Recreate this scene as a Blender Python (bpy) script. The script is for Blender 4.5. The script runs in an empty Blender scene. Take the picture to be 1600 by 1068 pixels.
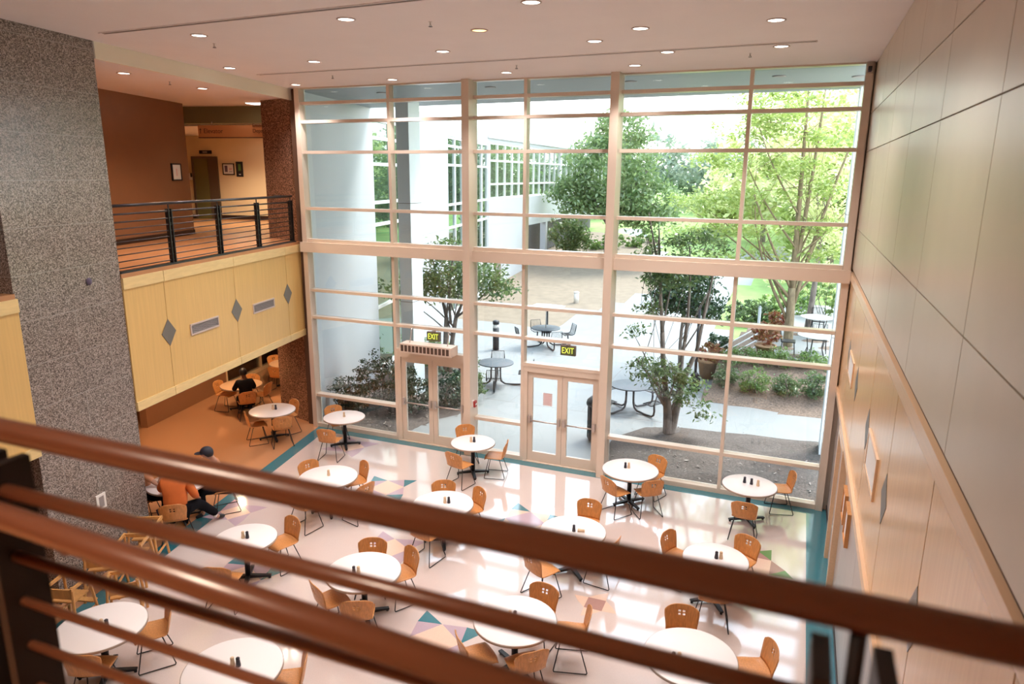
import bpy, bmesh, math, random
import numpy as np
from mathutils import Vector, Matrix

random.seed(7)
RNG = np.random.default_rng(7)
S = bpy.context.scene
COL = S.collection
PI = math.pi

# ------------------------------------------------------------------ helpers
class MB:
    """Collects shapes and links them as ONE mesh object."""
    def __init__(self, M=None):
        self.v, self.f, self.s, self.m = [], [], [], []
        self.M = M or Matrix.Identity(4)
        self.mi = 0
    def add(self, vs, fs, smooth=False):
        o = len(self.v)
        self.v += [tuple(self.M @ Vector(p)) for p in vs]
        self.f += [tuple(i + o for i in f) for f in fs]
        self.s += [smooth] * len(fs)
        self.m += [self.mi] * len(fs)
        return self
    def box(self, x0, x1, y0, y1, z0, z1):
        vs = [(x0,y0,z0),(x1,y0,z0),(x1,y1,z0),(x0,y1,z0),(x0,y0,z1),(x1,y0,z1),(x1,y1,z1),(x0,y1,z1)]
        return self.add(vs, [(3,2,1,0),(4,5,6,7),(0,1,5,4),(1,2,6,5),(2,3,7,6),(3,0,4,7)])
    def cbox(self, c, s, rz=0, rx=0, ry=0):
        M0 = self.M
        self.M = M0 @ Matrix.Translation(c) @ Matrix.Rotation(rz,4,'Z') @ Matrix.Rotation(ry,4,'Y') @ Matrix.Rotation(rx,4,'X')
        self.box(-s[0]/2,s[0]/2,-s[1]/2,s[1]/2,-s[2]/2,s[2]/2)
        self.M = M0
        return self
    def prism(self, poly, z0, z1):
        n = len(poly)
        a = sum(poly[i][0]*poly[(i+1)%n][1]-poly[(i+1)%n][0]*poly[i][1] for i in range(n))
        if a < 0: poly = poly[::-1]
        vs = [(x,y,z0) for x,y in poly] + [(x,y,z1) for x,y in poly]
        fs = [tuple(range(n-1,-1,-1)), tuple(range(n,2*n))] + [(i,(i+1)%n,n+(i+1)%n,n+i) for i in range(n)]
        return self.add(vs, fs)
    def lathe(self, prof, n=24, c=(0,0,0)):
        vs, fs = [], []
        for r,z in prof:
            for k in range(n):
                a = 2*PI*k/n
                vs.append((c[0]+r*math.cos(a), c[1]+r*math.sin(a), c[2]+z))
        m = len(prof)
        for j in range(m-1):
            for k in range(n):
                fs.append((j*n+k, j*n+(k+1)%n, (j+1)*n+(k+1)%n, (j+1)*n+k))
        self.add(vs, fs, True)
        self.add([vs[k] for k in range(n)], [tuple(range(n-1,-1,-1))])
        self.add([vs[(m-1)*n+k] for k in range(n)], [tuple(range(n))])
        return self
    def tube(self, pts, r, n=8, smooth=True):
        pts = [Vector(p) for p in pts]
        rs = r if isinstance(r,(list,tuple)) else [r]*len(pts)
        vs, fs = [], []
        t0 = (pts[1]-pts[0]).normalized()
        up = Vector((0,0,1)) if abs(t0.z) < .9 else Vector((1,0,0))
        a = t0.cross(up).normalized()
        for i,p in enumerate(pts):
            if i == 0: t = pts[1]-pts[0]
            elif i == len(pts)-1: t = pts[-1]-pts[-2]
            else: t = (pts[i+1]-p).normalized()+(p-pts[i-1]).normalized()
            t.normalize()
            a = (a - t*a.dot(t))
            if a.length < 1e-6: a = t.orthogonal()
            a.normalize(); b = t.cross(a)
            k_ = 1.0
            if 0 < i < len(pts)-1:
                cs = max(.4, t.dot((pts[i+1]-p).normalized())); k_ = min(1.6, 1/cs) if False else 1.0
            for k in range(n):
                th = 2*PI*k/n
                vs.append(p + (a*math.cos(th)+b*math.sin(th))*rs[i]*k_)
        for i in range(len(pts)-1):
            for k in range(n):
                fs.append((i*n+k, i*n+(k+1)%n, (i+1)*n+(k+1)%n, (i+1)*n+k))
        self.add(vs, fs, smooth)
        self.add(vs[:n], [tuple(range(n-1,-1,-1))]); self.add(vs[-n:], [tuple(range(n))])
        return self
    def ball(self, c, r, n=12, m=8):
        rx,ry,rz = r if isinstance(r,(list,tuple)) else (r,r,r)
        vs, fs = [], []
        for j in range(m+1):
            ph = PI*j/m
            for k in range(n):
                th = 2*PI*k/n
                vs.append((c[0]+rx*math.sin(ph)*math.cos(th), c[1]+ry*math.sin(ph)*math.sin(th), c[2]-rz*math.cos(ph)))
        for j in range(m):
            for k in range(n):
                fs.append((j*n+k, j*n+(k+1)%n, (j+1)*n+(k+1)%n, (j+1)*n+k))
        return self.add(vs, fs, True)
    def build(self, name, mat, parent=None, kind=None):
        me = bpy.data.meshes.new(name)
        me.from_pydata(self.v, [], self.f)
        me.update()
        me.polygons.foreach_set('use_smooth', self.s)
        for mm in (mat if isinstance(mat,(list,tuple)) else [mat]): me.materials.append(mm)
        if any(self.m): me.polygons.foreach_set('material_index', self.m)
        bm = bmesh.new(); bm.from_mesh(me)
        bmesh.ops.remove_doubles(bm, verts=bm.verts, dist=1e-6)
        bmesh.ops.recalc_face_normals(bm, faces=bm.faces)
        bm.to_mesh(me); bm.free()
        o = bpy.data.objects.new(name, me); COL.objects.link(o)
        if parent: o.parent = parent
        if kind: o['kind'] = kind
        return o

def tag(o, label, cat, group=None, kind=None):
    o['label'] = label; o['category'] = cat
    if group: o['group'] = group
    if kind: o['kind'] = kind
    return o
def thing(name, label, cat, loc=(0,0,0), rz=0, group=None):
    o = bpy.data.objects.new(name, None); COL.objects.link(o)
    o.empty_display_size = .1
    o.location = loc; o.rotation_euler = (0,0,rz)
    return tag(o, label, cat, group)
def struct(name, loc=(0,0,0), rz=0):
    o = bpy.data.objects.new(name, None); COL.objects.link(o)
    o.location = loc; o.rotation_euler = (0,0,rz); o['kind'] = 'structure'
    return o
def dup(root, loc, rz, label=None, group=None):
    r = root.copy(); COL.objects.link(r); r.location = loc; r.rotation_euler = (0,0,rz)
    if label: r['label'] = label
    if group: r['group'] = group
    for ch in list(root.children):
        c = ch.copy(); COL.objects.link(c); c.parent = r
        for g in list(ch.children):
            d = g.copy(); COL.objects.link(d); d.parent = c
    return r
def text(name, body, size, mat, parent, M, extrude=.002, align='LEFT', sx=1.0):
    cu = bpy.data.curves.new(name, 'FONT'); cu.body = body; cu.size = size; cu.extrude = extrude
    cu.align_x = align; cu.align_y = 'CENTER'
    cu.materials.append(mat)
    tmp = bpy.data.objects.new(name, cu); COL.objects.link(tmp)
    me = bpy.data.meshes.new_from_object(tmp.evaluated_get(bpy.context.evaluated_depsgraph_get()))
    bpy.data.objects.remove(tmp)
    o = bpy.data.objects.new(name, me); COL.objects.link(o); o.parent = parent
    o.matrix_local = M @ Matrix.Diagonal((sx,1,1,1))
    return o

# ------------------------------------------------------------------ materials
def new_mat(name):
    m = bpy.data.materials.new(name); m.use_nodes = True
    nt = m.node_tree; b = nt.nodes['Principled BSDF']
    return m, nt, b
def mat(name, col, rough=.5, metal=0, var=.0, vscale=6, stretch=(1,1,1), bump=0, bscale=60, coat=0, spec=.5, emit=None, es=0, space='Object'):
    m, nt, b = new_mat(name)
    N, L = nt.nodes, nt.links
    b.inputs['Base Color'].default_value = (*col,1); b.inputs['Roughness'].default_value = rough
    b.inputs['Metallic'].default_value = metal; b.inputs['Coat Weight'].default_value = coat
    b.inputs['Specular IOR Level'].default_value = spec
    b.inputs['Coat Roughness'].default_value = .08
    tc = N.new('ShaderNodeTexCoord'); mp = N.new('ShaderNodeMapping'); mp.inputs['Scale'].default_value = stretch
    L.new(tc.outputs[space], mp.inputs['Vector'])
    if var:
        nz = N.new('ShaderNodeTexNoise'); nz.inputs['Scale'].default_value = vscale; nz.inputs['Detail'].default_value = 5
        L.new(mp.outputs[0], nz.inputs['Vector'])
        rp = N.new('ShaderNodeValToRGB')
        rp.color_ramp.elements[0].position = .3; rp.color_ramp.elements[1].position = .7
        rp.color_ramp.elements[0].color = (*[c*(1-var) for c in col],1)
        rp.color_ramp.elements[1].color = (*[min(1,c*(1+var)) for c in col],1)
        L.new(nz.outputs['Fac'], rp.inputs['Fac']); L.new(rp.outputs['Color'], b.inputs['Base Color'])
    if bump:
        n2 = N.new('ShaderNodeTexNoise'); n2.inputs['Scale'].default_value = bscale; n2.inputs['Detail'].default_value = 4
        L.new(mp.outputs[0], n2.inputs['Vector'])
        bp = N.new('ShaderNodeBump'); bp.inputs['Strength'].default_value = bump; bp.inputs['Distance'].default_value = .02
        L.new(n2.outputs['Fac'], bp.inputs['Height']); L.new(bp.outputs[0], b.inputs['Normal'])
    if emit:
        b.inputs['Emission Color'].default_value = (*emit,1); b.inputs['Emission Strength'].default_value = es
    return m
def granite(name, cA, cB, cC, rough, scale, joints=None):
    m, nt, b = new_mat(name); N, L = nt.nodes, nt.links
    tc = N.new('ShaderNodeTexCoord')
    v = N.new('ShaderNodeTexVoronoi'); v.inputs['Scale'].default_value = scale
    L.new(tc.outputs['Object'], v.inputs['Vector'])
    n = N.new('ShaderNodeTexNoise'); n.inputs['Scale'].default_value = scale*1.3; n.inputs['Detail'].default_value = 3
    L.new(tc.outputs['Object'], n.inputs['Vector'])
    sp = N.new('ShaderNodeSeparateColor'); L.new(v.outputs['Color'], sp.inputs[0])
    mx = N.new('ShaderNodeMath'); mx.operation = 'MULTIPLY_ADD'; mx.inputs[1].default_value = .5
    L.new(sp.outputs[0], mx.inputs[0]); 
    hf = N.new('ShaderNodeMath'); hf.operation='MULTIPLY'; hf.inputs[1].default_value=.5; L.new(n.outputs['Fac'],hf.inputs[0]); L.new(hf.outputs[0], mx.inputs[2])
    rp = N.new('ShaderNodeValToRGB'); e = rp.color_ramp.elements
    e[0].position=.25; e[0].color=(*cA,1); e[1].position=.75; e[1].color=(*cC,1)
    k=e.new(.5); k.color=(*cB,1)
    L.new(mx.outputs[0], rp.inputs['Fac'])
    out = rp.outputs['Color']
    if joints:
        mp = N.new('ShaderNodeMapping'); mp.inputs['Rotation'].default_value=(PI/2,0,0); mp.inputs['Location'].default_value=joints
        L.new(tc.outputs['Object'], mp.inputs['Vector'])
        br = N.new('ShaderNodeTexBrick'); br.inputs['Scale'].default_value=1; br.inputs['Brick Width'].default_value=1.25; br.inputs['Row Height'].default_value=.65
        br.inputs['Mortar Size'].default_value=.005; br.inputs['Mortar Smooth'].default_value=0
        L.new(mp.outputs[0], br.inputs['Vector'])
        mc = N.new('ShaderNodeMix'); mc.data_type='RGBA'; L.new(br.outputs['Fac'], mc.inputs['Factor'])
        L.new(out, mc.inputs[6]); mc.inputs[7].default_value=(.36,.335,.31,1); out = mc.outputs[2]
    L.new(out, b.inputs['Base Color']); b.inputs['Roughness'].default_value = rough
    return m
def glass(name, tint, refl=.25):
    m = bpy.data.materials.new(name); m.use_nodes = True; nt = m.node_tree; N, L = nt.nodes, nt.links
    N.clear()
    o = N.new('ShaderNodeOutputMaterial'); t = N.new('ShaderNodeBsdfTransparent'); t.inputs[0].default_value=(*tint,1)
    g = N.new('ShaderNodeBsdfGlossy'); g.inputs['Roughness'].default_value=.0; g.inputs['Color'].default_value=(1,1,1,1)
    lw = N.new('ShaderNodeFresnel'); lw.inputs['IOR'].default_value=1.45
    ml = N.new('ShaderNodeMath'); ml.operation='MULTIPLY'; ml.inputs[1].default_value=refl; L.new(lw.outputs[0], ml.inputs[0])
    mx = N.new('ShaderNodeMixShader'); L.new(ml.outputs[0], mx.inputs[0]); L.new(t.outputs[0], mx.inputs[1]); L.new(g.outputs[0], mx.inputs[2])
    L.new(mx.outputs[0], o.inputs['Surface'])
    return m
def leafmat(name, cA, cB, trans=.5):
    m = bpy.data.materials.new(name); m.use_nodes = True; nt = m.node_tree; N, L = nt.nodes, nt.links
    N.clear()
    o = N.new('ShaderNodeOutputMaterial')
    g = N.new('ShaderNodeNewGeometry')
    rp = N.new('ShaderNodeValToRGB'); rp.color_ramp.elements[0].color=(*cA,1); rp.color_ramp.elements[1].color=(*cB,1)
    L.new(g.outputs['Random Per Island'], rp.inputs['Fac'])
    d = N.new('ShaderNodeBsdfDiffuse'); t = N.new('ShaderNodeBsdfTranslucent')
    L.new(rp.outputs[0], d.inputs[0]); L.new(rp.outputs[0], t.inputs[0])
    mx = N.new('ShaderNodeMixShader'); mx.inputs[0].default_value = trans
    L.new(d.outputs[0], mx.inputs[1]); L.new(t.outputs[0], mx.inputs[2])
    gl = N.new('ShaderNodeBsdfGlossy'); gl.inputs['Roughness'].default_value=.35
    m2 = N.new('ShaderNodeMixShader'); m2.inputs[0].default_value=.06
    L.new(mx.outputs[0], m2.inputs[1]); L.new(gl.outputs[0], m2.inputs[2])
    L.new(m2.outputs[0], o.inputs['Surface'])
    return m

M = {}
M['white_top'] = mat('white_laminate', (.84,.79,.78), .3)
M['tan_top'] = mat('tan_laminate', (.66,.42,.25), .35)
M['edge'] = mat('table_edge', (.42,.33,.27), .5)
M['black'] = mat('black_metal', (.014,.014,.017), .4, spec=.4)
M['ply'] = mat('orange_plywood', (.60,.265,.085), .36, var=.16, vscale=9, stretch=(6,6,.7))
M['plyd'] = mat('plywood_underside', (.55,.22,.06), .45, var=.16, vscale=9, stretch=(6,6,.7))
M['terr'] = mat('white_terrazzo', (.68,.59,.555), .07, var=.05, vscale=90, coat=1, spec=.9)
M['teal'] = mat('teal_terrazzo', (.045,.20,.245), .11, var=.12, vscale=80, spec=.8, coat=.6)
M['tanf'] = mat('tan_terrazzo', (.55,.285,.145), .14, var=.05, vscale=70, spec=.8, coat=.5)
M['lilac'] = mat('lilac_terrazzo', (.48,.37,.43), .12, var=.05, vscale=80)
M['peach'] = mat('peach_terrazzo', (.76,.55,.43), .12, var=.05, vscale=80)
M['mauve'] = mat('mauve_terrazzo', (.42,.25,.22), .12, var=.05, vscale=80)
M['green'] = mat('green_terrazzo', (.16,.30,.11), .12, var=.05, vscale=80)
M['granite'] = granite('grey_granite', (.06,.047,.04), (.225,.185,.16), (.50,.43,.39), .2, 80, (.42,.52,0))
M['dgranite'] = granite('brown_granite', (.05,.03,.02), (.19,.105,.07), (.46,.26,.17), .2, 60)
M['maple'] = mat('maple_veneer', (.76,.50,.18), .35, var=.05, vscale=3, stretch=(9,9,.35))
M['maplet'] = mat('maple_trim', (.82,.62,.29), .35, var=.06, vscale=4, stretch=(1,1,6))
M['wood'] = mat('blond_wood_panel', (.78,.485,.25), .22, var=.05, vscale=3, stretch=(9,9,.3))
M['woodt'] = mat('blond_wood_trim', (.78,.53,.33), .28, var=.05, vscale=4, stretch=(9,.4,9))
M['fabric'] = mat('beige_wall_panel', (.62,.52,.40), .33, var=.03, vscale=2)
M['groove'] = mat('dark_groove', (.11,.055,.03), .7)
M['greyp'] = mat('grey_laminate_panel', (.46,.41,.385), .35, var=.03, vscale=3)
M['diamond'] = mat('grey_diamond_plaque', (.17,.155,.135), .4)
M['vent'] = mat('vent_grey', (.30,.275,.27), .5)
M['ventf'] = mat('vent_frame', (.60,.50,.45), .45)
M['ceil'] = mat('ceiling_paint', (.86,.795,.785), .7, var=.015, vscale=1.5)
M['ceilw'] = mat('soffit_cream', (.84,.78,.64), .6)
M['slot'] = mat('slot_grey', (.20,.165,.155), .6)
M['mull'] = mat('tan_painted_aluminium', (.74,.615,.50), .24, spec=.7)
M['brownw'] = mat('brown_wall', (.27,.135,.068), .36, var=.05, vscale=1.5)
M['beigew'] = mat('beige_wall', (.74,.58,.36), .6)
M['dbase'] = mat('dark_base', (.03,.015,.012), .4)
M['olive'] = mat('olive_bulkhead', (.22,.22,.12), .6)
M['corrf'] = mat('corridor_floor', (.50,.24,.11), .25, var=.05, vscale=3)
M['steel'] = mat('olive_steel_door', (.24,.23,.09), .25, metal=.4)
M['steelf'] = mat('door_frame_brown', (.12,.08,.05), .4)
M['signw'] = mat('sign_wood', (.62,.30,.13), .45)
M['signtx'] = mat('sign_text', (.10,.05,.03), .6)
M['bronze'] = mat('bronze_warm_lit', (.155,.05,.022), .30, metal=.0, spec=.8)  # railing bronze, warm lamp light put into its colour
M['bronzed'] = mat('dark_bronze_post', (.016,.008,.006), .5, spec=.3)
M['railg'] = mat('bronze_daylit', (.055,.052,.056), .3, metal=.6)  # same railing bronze, grey of reflected daylight put into its colour
M['postg'] = mat('dark_post', (.018,.015,.014), .4, metal=.3)
M['white'] = mat('white_plastic', (.82,.80,.77), .4)
M['red'] = mat('red_plastic', (.35,.025,.02), .4)
M['glass'] = glass('tinted_glazing', (.87,.885,.885), .9)
M['frame_b'] = mat('black_frame', (.02,.018,.02), .4)
M['paper'] = mat('paper', (.80,.78,.76), .7)
M['paperp'] = mat('pinkish_notice', (.78,.66,.66), .7)
M['ink'] = mat('print_ink', (.13,.10,.16), .7)
M['inkr'] = mat('notice_print', (.74,.50,.50), .7)
M['fern'] = mat('fern_print', (.10,.22,.06), .7)
M['chrome'] = mat('brushed_steel', (.62,.56,.52), .3, metal=.7)
M['lamp'] = mat('lamp_lens', (1,.95,.9), .4, emit=(1,.93,.84), es=5)
M['lampw'] = mat('warm_lamp_lens', (1,.8,.5), .4, emit=(1,.62,.28), es=1.6)
M['lampring'] = mat('lamp_trim', (.55,.42,.38), .4)
M['exith'] = mat('exit_housing', (.18,.14,.12), .5)
M['exitf'] = mat('exit_face', (.10,.12,.05), .5)
M['exitt'] = mat('exit_letters', (.7,.8,.1), .5, emit=(.75,.9,.12), es=.65)
M['heat'] = mat('heater_case', (.74,.63,.54), .4)
M['heatg'] = mat('heater_grille', (.10,.06,.045), .5)
M['pepper'] = mat('black_shaker', (.02,.018,.03), .3)
M['salt'] = mat('cream_shaker', (.72,.52,.34), .4)
# outside
M['conc'] = mat('patio_concrete', (.225,.235,.235), .5, var=.05, vscale=1.2, bump=.05, bscale=25)
M['mulch'] = mat('dark_mulch', (.085,.068,.058), .9, var=.5, vscale=22, bump=.6, bscale=30)
M['mulchl'] = mat('pine_straw', (.16,.11,.08), .9, var=.45, vscale=18, bump=.6, bscale=25)
M['sand'] = mat('bare_tan_soil', (.21,.165,.118), .9, var=.13, vscale=2.5, bump=.3, bscale=8)
M['lawn'] = mat('lawn', (.20,.31,.085), .9, var=.2, vscale=1.5, bump=.2, bscale=60)
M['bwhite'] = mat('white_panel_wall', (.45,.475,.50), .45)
M['bgrey'] = mat('grey_metal_panel', (.52,.57,.60), .4)
M['bframe'] = mat('white_window_frame', (.80,.81,.81), .4)
M['bglass'] = mat('dark_reflective_glass', (.22,.32,.25), .02, metal=.9)  # green of the mirrored trees is put into the glass colour
M['cgrey'] = mat('canopy_grey', (.27,.30,.31), .5)
M['bglassl'] = mat('bright_reflective_glass', (.62,.72,.55), .02, metal=.9)  # same kind of glass, brighter yellow-green reflection put into the colour
M['stone'] = mat('dark_stone', (.10,.10,.105), .8, var=.35, vscale=6)
M['umetal'] = mat('outdoor_dark_metal', (.018,.02,.024), .45, metal=.0)
M['utop'] = mat('perforated_blue_grey_top', (.075,.09,.105), .5, metal=.0, var=.08, vscale=60)
M['uwhite'] = mat('pale_table_top', (.74,.77,.77), .2)
M['terra'] = mat('terracotta', (.44,.27,.15), .8, var=.12)
M['bark'] = mat('grey_brown_bark', (.19,.16,.14), .9, var=.35, vscale=14, stretch=(1,1,.3), bump=.4)
M['barkl'] = mat('mossy_bark', (.22,.17,.10), .9, var=.35, vscale=14, stretch=(1,1,.3), bump=.4)
M['lf_maple'] = leafmat('maple_leaves', (.22,.33,.06), (.48,.57,.19), .55)
M['lf_oak'] = leafmat('oak_leaves', (.11,.20,.065), (.28,.38,.16), .5)  # lightened, veiling haze put into the leaf colour
M['lf_dark'] = leafmat('dark_leaves', (.02,.05,.02), (.075,.14,.055), .3)
M['lf_myr'] = leafmat('myrtle_leaves', (.05,.11,.032), (.20,.28,.10), .45)
M['lf_hedge'] = leafmat('hedge_leaves', (.09,.18,.036), (.24,.36,.10), .45)
M['lf_shrub'] = leafmat('shrub_leaves', (.065,.12,.04), (.19,.27,.11), .4)
M['lf_camel'] = leafmat('glossy_shrub_leaves', (.010,.030,.013), (.05,.095,.05), .2)
M['lf_far'] = leafmat('hazy_leaves', (.24,.33,.24), (.40,.47,.36), .45)  # pale distance haze put into the leaf colour
M['lf_yel'] = leafmat('yellow_green_leaves', (.54,.62,.26), (.84,.86,.52), .55)
M['lf_red'] = leafmat('coleus_leaves', (.30,.045,.05), (.34,.24,.07), .4)
# people
M['skin'] = mat('skin', (.46,.25,.17), .5)
M['skind'] = mat('skin_deep', (.17,.085,.055), .5)
M['hairb'] = mat('black_hair', (.012,.010,.012), .5)
M['hairbr'] = mat('dark_brown_hair', (.05,.025,.015), .5)
M['capn'] = mat('navy_cap', (.014,.016,.03), .6)
M['suit'] = mat('black_suit', (.008,.007,.009), .9, spec=.15)
M['orange'] = mat('orange_shirt', (.60,.14,.025), .8, var=.08, vscale=6)
M['peachs'] = mat('peach_shirt', (.62,.30,.16), .8)
M['pants'] = mat('black_trousers', (.007,.007,.010), .95, spec=.12)
M['shoe'] = mat('black_shoe', (.012,.012,.014), .4)
M['sock'] = mat('white_sock', (.8,.78,.76), .8)
M['food'] = mat('orange_food', (.62,.22,.03), .6, var=.4, vscale=40)
M['cupg'] = mat('green_cup', (.14,.40,.03), .4)
M['hchair'] = mat('high_chair_wood', (.60,.31,.10), .4, var=.1, vscale=6, stretch=(5,5,.6))

# ------------------------------------------------------------------ frames of reference
O_L = Vector((-12.52,0,0)); dL = Vector((-.1961,.9806,0)); dW = Vector((-.9806,-.1961,0))
ML = Matrix(((dL.x,dW.x,0,O_L.x),(dL.y,dW.y,0,0),(0,0,1,0),(0,0,0,1)))   # x: along the slanted side, y: away from the hall
RZL = math.atan2(dL.y,dL.x)
def PL(u,w,z=0): return ML @ Vector((u,w,z))
CEIL, F2, UND = 8.46, 4.84, 2.44
XR = .05

# ------------------------------------------------------------------ floor
A = PL(-19,0); B = PL(0,0)
fl = MB(); fl.prism([(A.x,A.y),(B.x,B.y),(0.12,0),(0.12,-19)], -.25, 0); 
fl.prism([(A.x,A.y),(B.x,B.y),tuple(PL(10.4,0.36).xy),tuple(PL(10.4,9.8).xy),tuple(PL(-19,9.8).xy)], -.25, 0)
fl.build('floor', M['tanf'], kind='structure')
def lx(y): return -12.52-.2*y
BW = .33
iw = MB(); iw.prism([(lx(-17)+.62,-17),(lx(-.36)+.62,-.36),(-.27,-.36),(-.27,-17)], .0005, .002)
iw.build('trim_1', M['terr'], kind='structure')
tb = MB()
tb.prism([(lx(-.36)+.62,-.36),(lx(0)+.3,-.03),(.1,-.03),(-.27,-.36)], .0005, .002)
tb.prism([(-.27,-17),(-.27,-.36),(.1,-.03),(.1,-17)], .0005, .002)
tb.prism([(lx(-17)+.30,-17),(lx(0)+.30,-.03),(lx(-.36)+.62,-.36),(lx(-17)+.62,-17)], .0005, .002)
tb.build('trim_2', M['teal'], kind='structure')
def motif(name, c, r, rot, cols):
    """star-like terrazzo inlay: a square with a turned square and corner triangles"""
    mb = MB(); ca, sa = math.cos(rot), math.sin(rot)
    P = lambda x,y: (c[0]+r*(x*ca-y*sa), c[1]+r*(x*sa+y*ca))
    mb.mi=0; mb.prism([P(-1,-1),P(1,-1),P(1,1),P(-1,1)], .002,.003)
    mb.mi=1; mb.prism([P(0,-1),P(1,0),P(0,1),P(-1,0)], .003,.004)
    mb.mi=2; mb.prism([P(1,0),P(1.75,0.85),P(1,1)], .002,.0035); mb.prism([P(-1,0),P(-1.75,-.85),P(-1,-1)], .002,.0035)
    mb.prism([P(0,1),P(-.85,1.75),P(-1,1)], .002,.0035); mb.prism([P(0,-1),P(.85,-1.75),P(1,-1)], .002,.0035)
    mb.build(name, [M[k] for k in cols], kind='structure')
motif('trim_3', (-8.55,-2.62), .36, .5, ('lilac','peach','teal'))
motif('trim_4', (-10.62,-.95), .36, .2, ('lilac','peach','lilac'))
motif('trim_5', (-10.68,-4.75), .31, .3, ('lilac','peach','lilac'))
motif('trim_6', (-5.3,-2.85), .40, .1, ('peach','lilac','teal'))
motif('trim_7', (-1.08,-2.75), .34, .75, ('mauve','peach','green'))
motif('trim_8', (-3.32,-4.95), .20, .8, ('peach','mauve','peach'))
motif('trim_9', (-5.2,-6.7), .38, .2, ('lilac','peach','teal'))
motif('trim_10', (-7.15,-4.75), .34, .3, ('lilac','peach','lilac'))
motif('trim_11', (-8.95,-6.55), .40, .25, ('lilac','peach','teal'))

# ------------------------------------------------------------------ ceiling, soffit, back
def Lx(u,w=0): p = PL(u,w); return (p.x,p.y)
c = MB(); c.prism([Lx(-19),Lx(0),(.3,0),(.3,-19)], CEIL, CEIL+.3); c.build('ceiling', M['ceil'], kind='structure')
c = MB(ML); c.box(-6.26,.02,0,.05,8.2,CEIL+.2); c.box(-19,-8.33,0,.05,8.2,CEIL+.2); c.build('trim_12', M['ceilw'], kind='structure')
c = MB(ML); c.box(-19,10.5,.05,10,8.27,8.5); c.build('ceiling_balcony', M['ceil'], kind='structure')
c = MB(); c.box(-17,.4,-19.2,-19,-.2,8.8); c.build('wall_back', M['brownw'], kind='structure')
c = MB(); c.prism([(-9.5,-19),(-9.5,-13.45),(.05,-13.45),(.05,-19)], F2-.4, F2); c.build('floor_gallery', M['corrf'], kind='structure')
# linear slots in the ceiling
def slot(label, x0,x1,y0,y1):
    t = thing('linear_diffuser', label, 'air diffuser', ((x0+x1)/2,(y0+y1)/2,CEIL), math.atan2(y1-y0,x1-x0), 'slot diffusers in the ceiling')
    L_ = math.hypot(x1-x0,y1-y0)/2
    b = MB(); b.box(-L_,L_,-.035,.035,-.006,.0); b.build('slot_opening', M['slot'], t)
    b = MB(); b.box(-L_-.02,L_+.02,-.055,-.035,-.01,0); b.box(-L_-.02,L_+.02,.035,.055,-.01,0); b.build('flange', M['ceil'], t)
slot('long dark slot diffuser in the ceiling nearest the glass wall', -11.5,-.95,-2.25,-2.5)
slot('long dark ceiling slot diffuser running off the top of the picture', -10.6,-3.0,-6.53,-6.85)
# downlights
def make_downlight(label, lens):
    t = thing('ceiling_downlight', label, 'ceiling light', (0,0,0), 0, 'recessed ceiling downlights')
    b = MB(); b.lathe([(.125,0),(.125,-.008),(.105,-.012),(.10,-.004)], 28); b.build('trim_ring', M['lampring'], t)
    b = MB(); b.lathe([(.10,-.004),(.06,-.007),(.001,-.008)], 28); b.build('lens', lens, t)
    return t
rows = [('the row along the glass wall',[(-11.86,-.66),(-9.27,-.73),(-6.55,-.93),(-3.98,-1.02)]),
 ('the pair by the panelled wall, glass end',[(-3.17,-2.26),(-1.44,-2.21)]),
 ('the row between the two slots',[(-11.38,-3.2),(-9.31,-3.32),(-6.6,-3.52),(-4.02,-3.57)]),
 ('the pair by the panelled wall, camera end',[(-3.18,-4.27),(-1.44,-4.21)]),
 ('the row toward the camera',[(-9.36,-5.94),(-6.65,-6.13),(-4.05,-6.18)])]
ordn = ['first','second','third','fourth']
dl0 = None; DL = []
for rn, ps in rows:
    for i,(x,y) in enumerate(ps):
        lab = 'round ceiling light, %s from the balcony in %s' % (ordn[i], rn)
        if dl0 is None: dl0 = make_downlight(lab, M['lamp']); dl0.location = (x,y,CEIL)
        else: dup(dl0, (x,y,CEIL), 0, lab)
        DL.append((x,y))
w_ = make_downlight('orange tinted round ceiling light alone between the two rows', M['lampw']); w_.location=(-5.31,-4.89,CEIL)
for lab,x,y,z in [('round ceiling light over the upper balcony, beside the granite column',-12.75,-4.42,8.27),('round ceiling light over the upper balcony, second from the granite column',-13.2,-2.1,8.27)]:
    dup(dl0,(x,y,z),0,lab)
t = thing('ceiling_panel_light','bright rectangular ceiling light over the upper corridor beside the brown granite column','ceiling light',tuple(PL(1.2,1.62,8.27)),RZL)
b = MB(); b.box(-.22,.22,-.22,.22,-.02,0); b.build('frame',M['white'],t)
b = MB(); b.box(-.2,.2,-.2,.2,-.03,-.02); b.build('diffuser',M['lamp'],t)
t = thing('ceiling_panel_light','small bright corridor ceiling light just below the hanging sign','ceiling light',tuple(PL(6.2,4.7,7.78)),RZL)
b = MB(); b.box(-.3,.3,-.3,.3,-.02,0); b.build('frame',M['white'],t)
b = MB(); b.box(-.27,.27,-.27,.27,-.03,-.02); b.build('diffuser',M['lamp'],t)
def sprinkler(label,x,y,z=CEIL):
    t = thing('sprinkler_head',label,'sprinkler',(x,y,z),0,'ceiling sprinklers')
    t.scale=(.62,.62,.62); t.location.z=z+.003
    b = MB(); b.lathe([(.045,0),(.045,-.006),(.018,-.012),(.018,-.07),(.03,-.08)],12); b.build('body',M['chrome'],t)
    b = MB(); b.lathe([(.045,-.10),(.045,-.105)],12); b.tube([(.02,0,-.07),(.025,0,-.1)],.005,5); b.tube([(-.02,0,-.07),(-.025,0,-.1)],.005,5); b.build('deflector',M['bronzed'],t)
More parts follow.
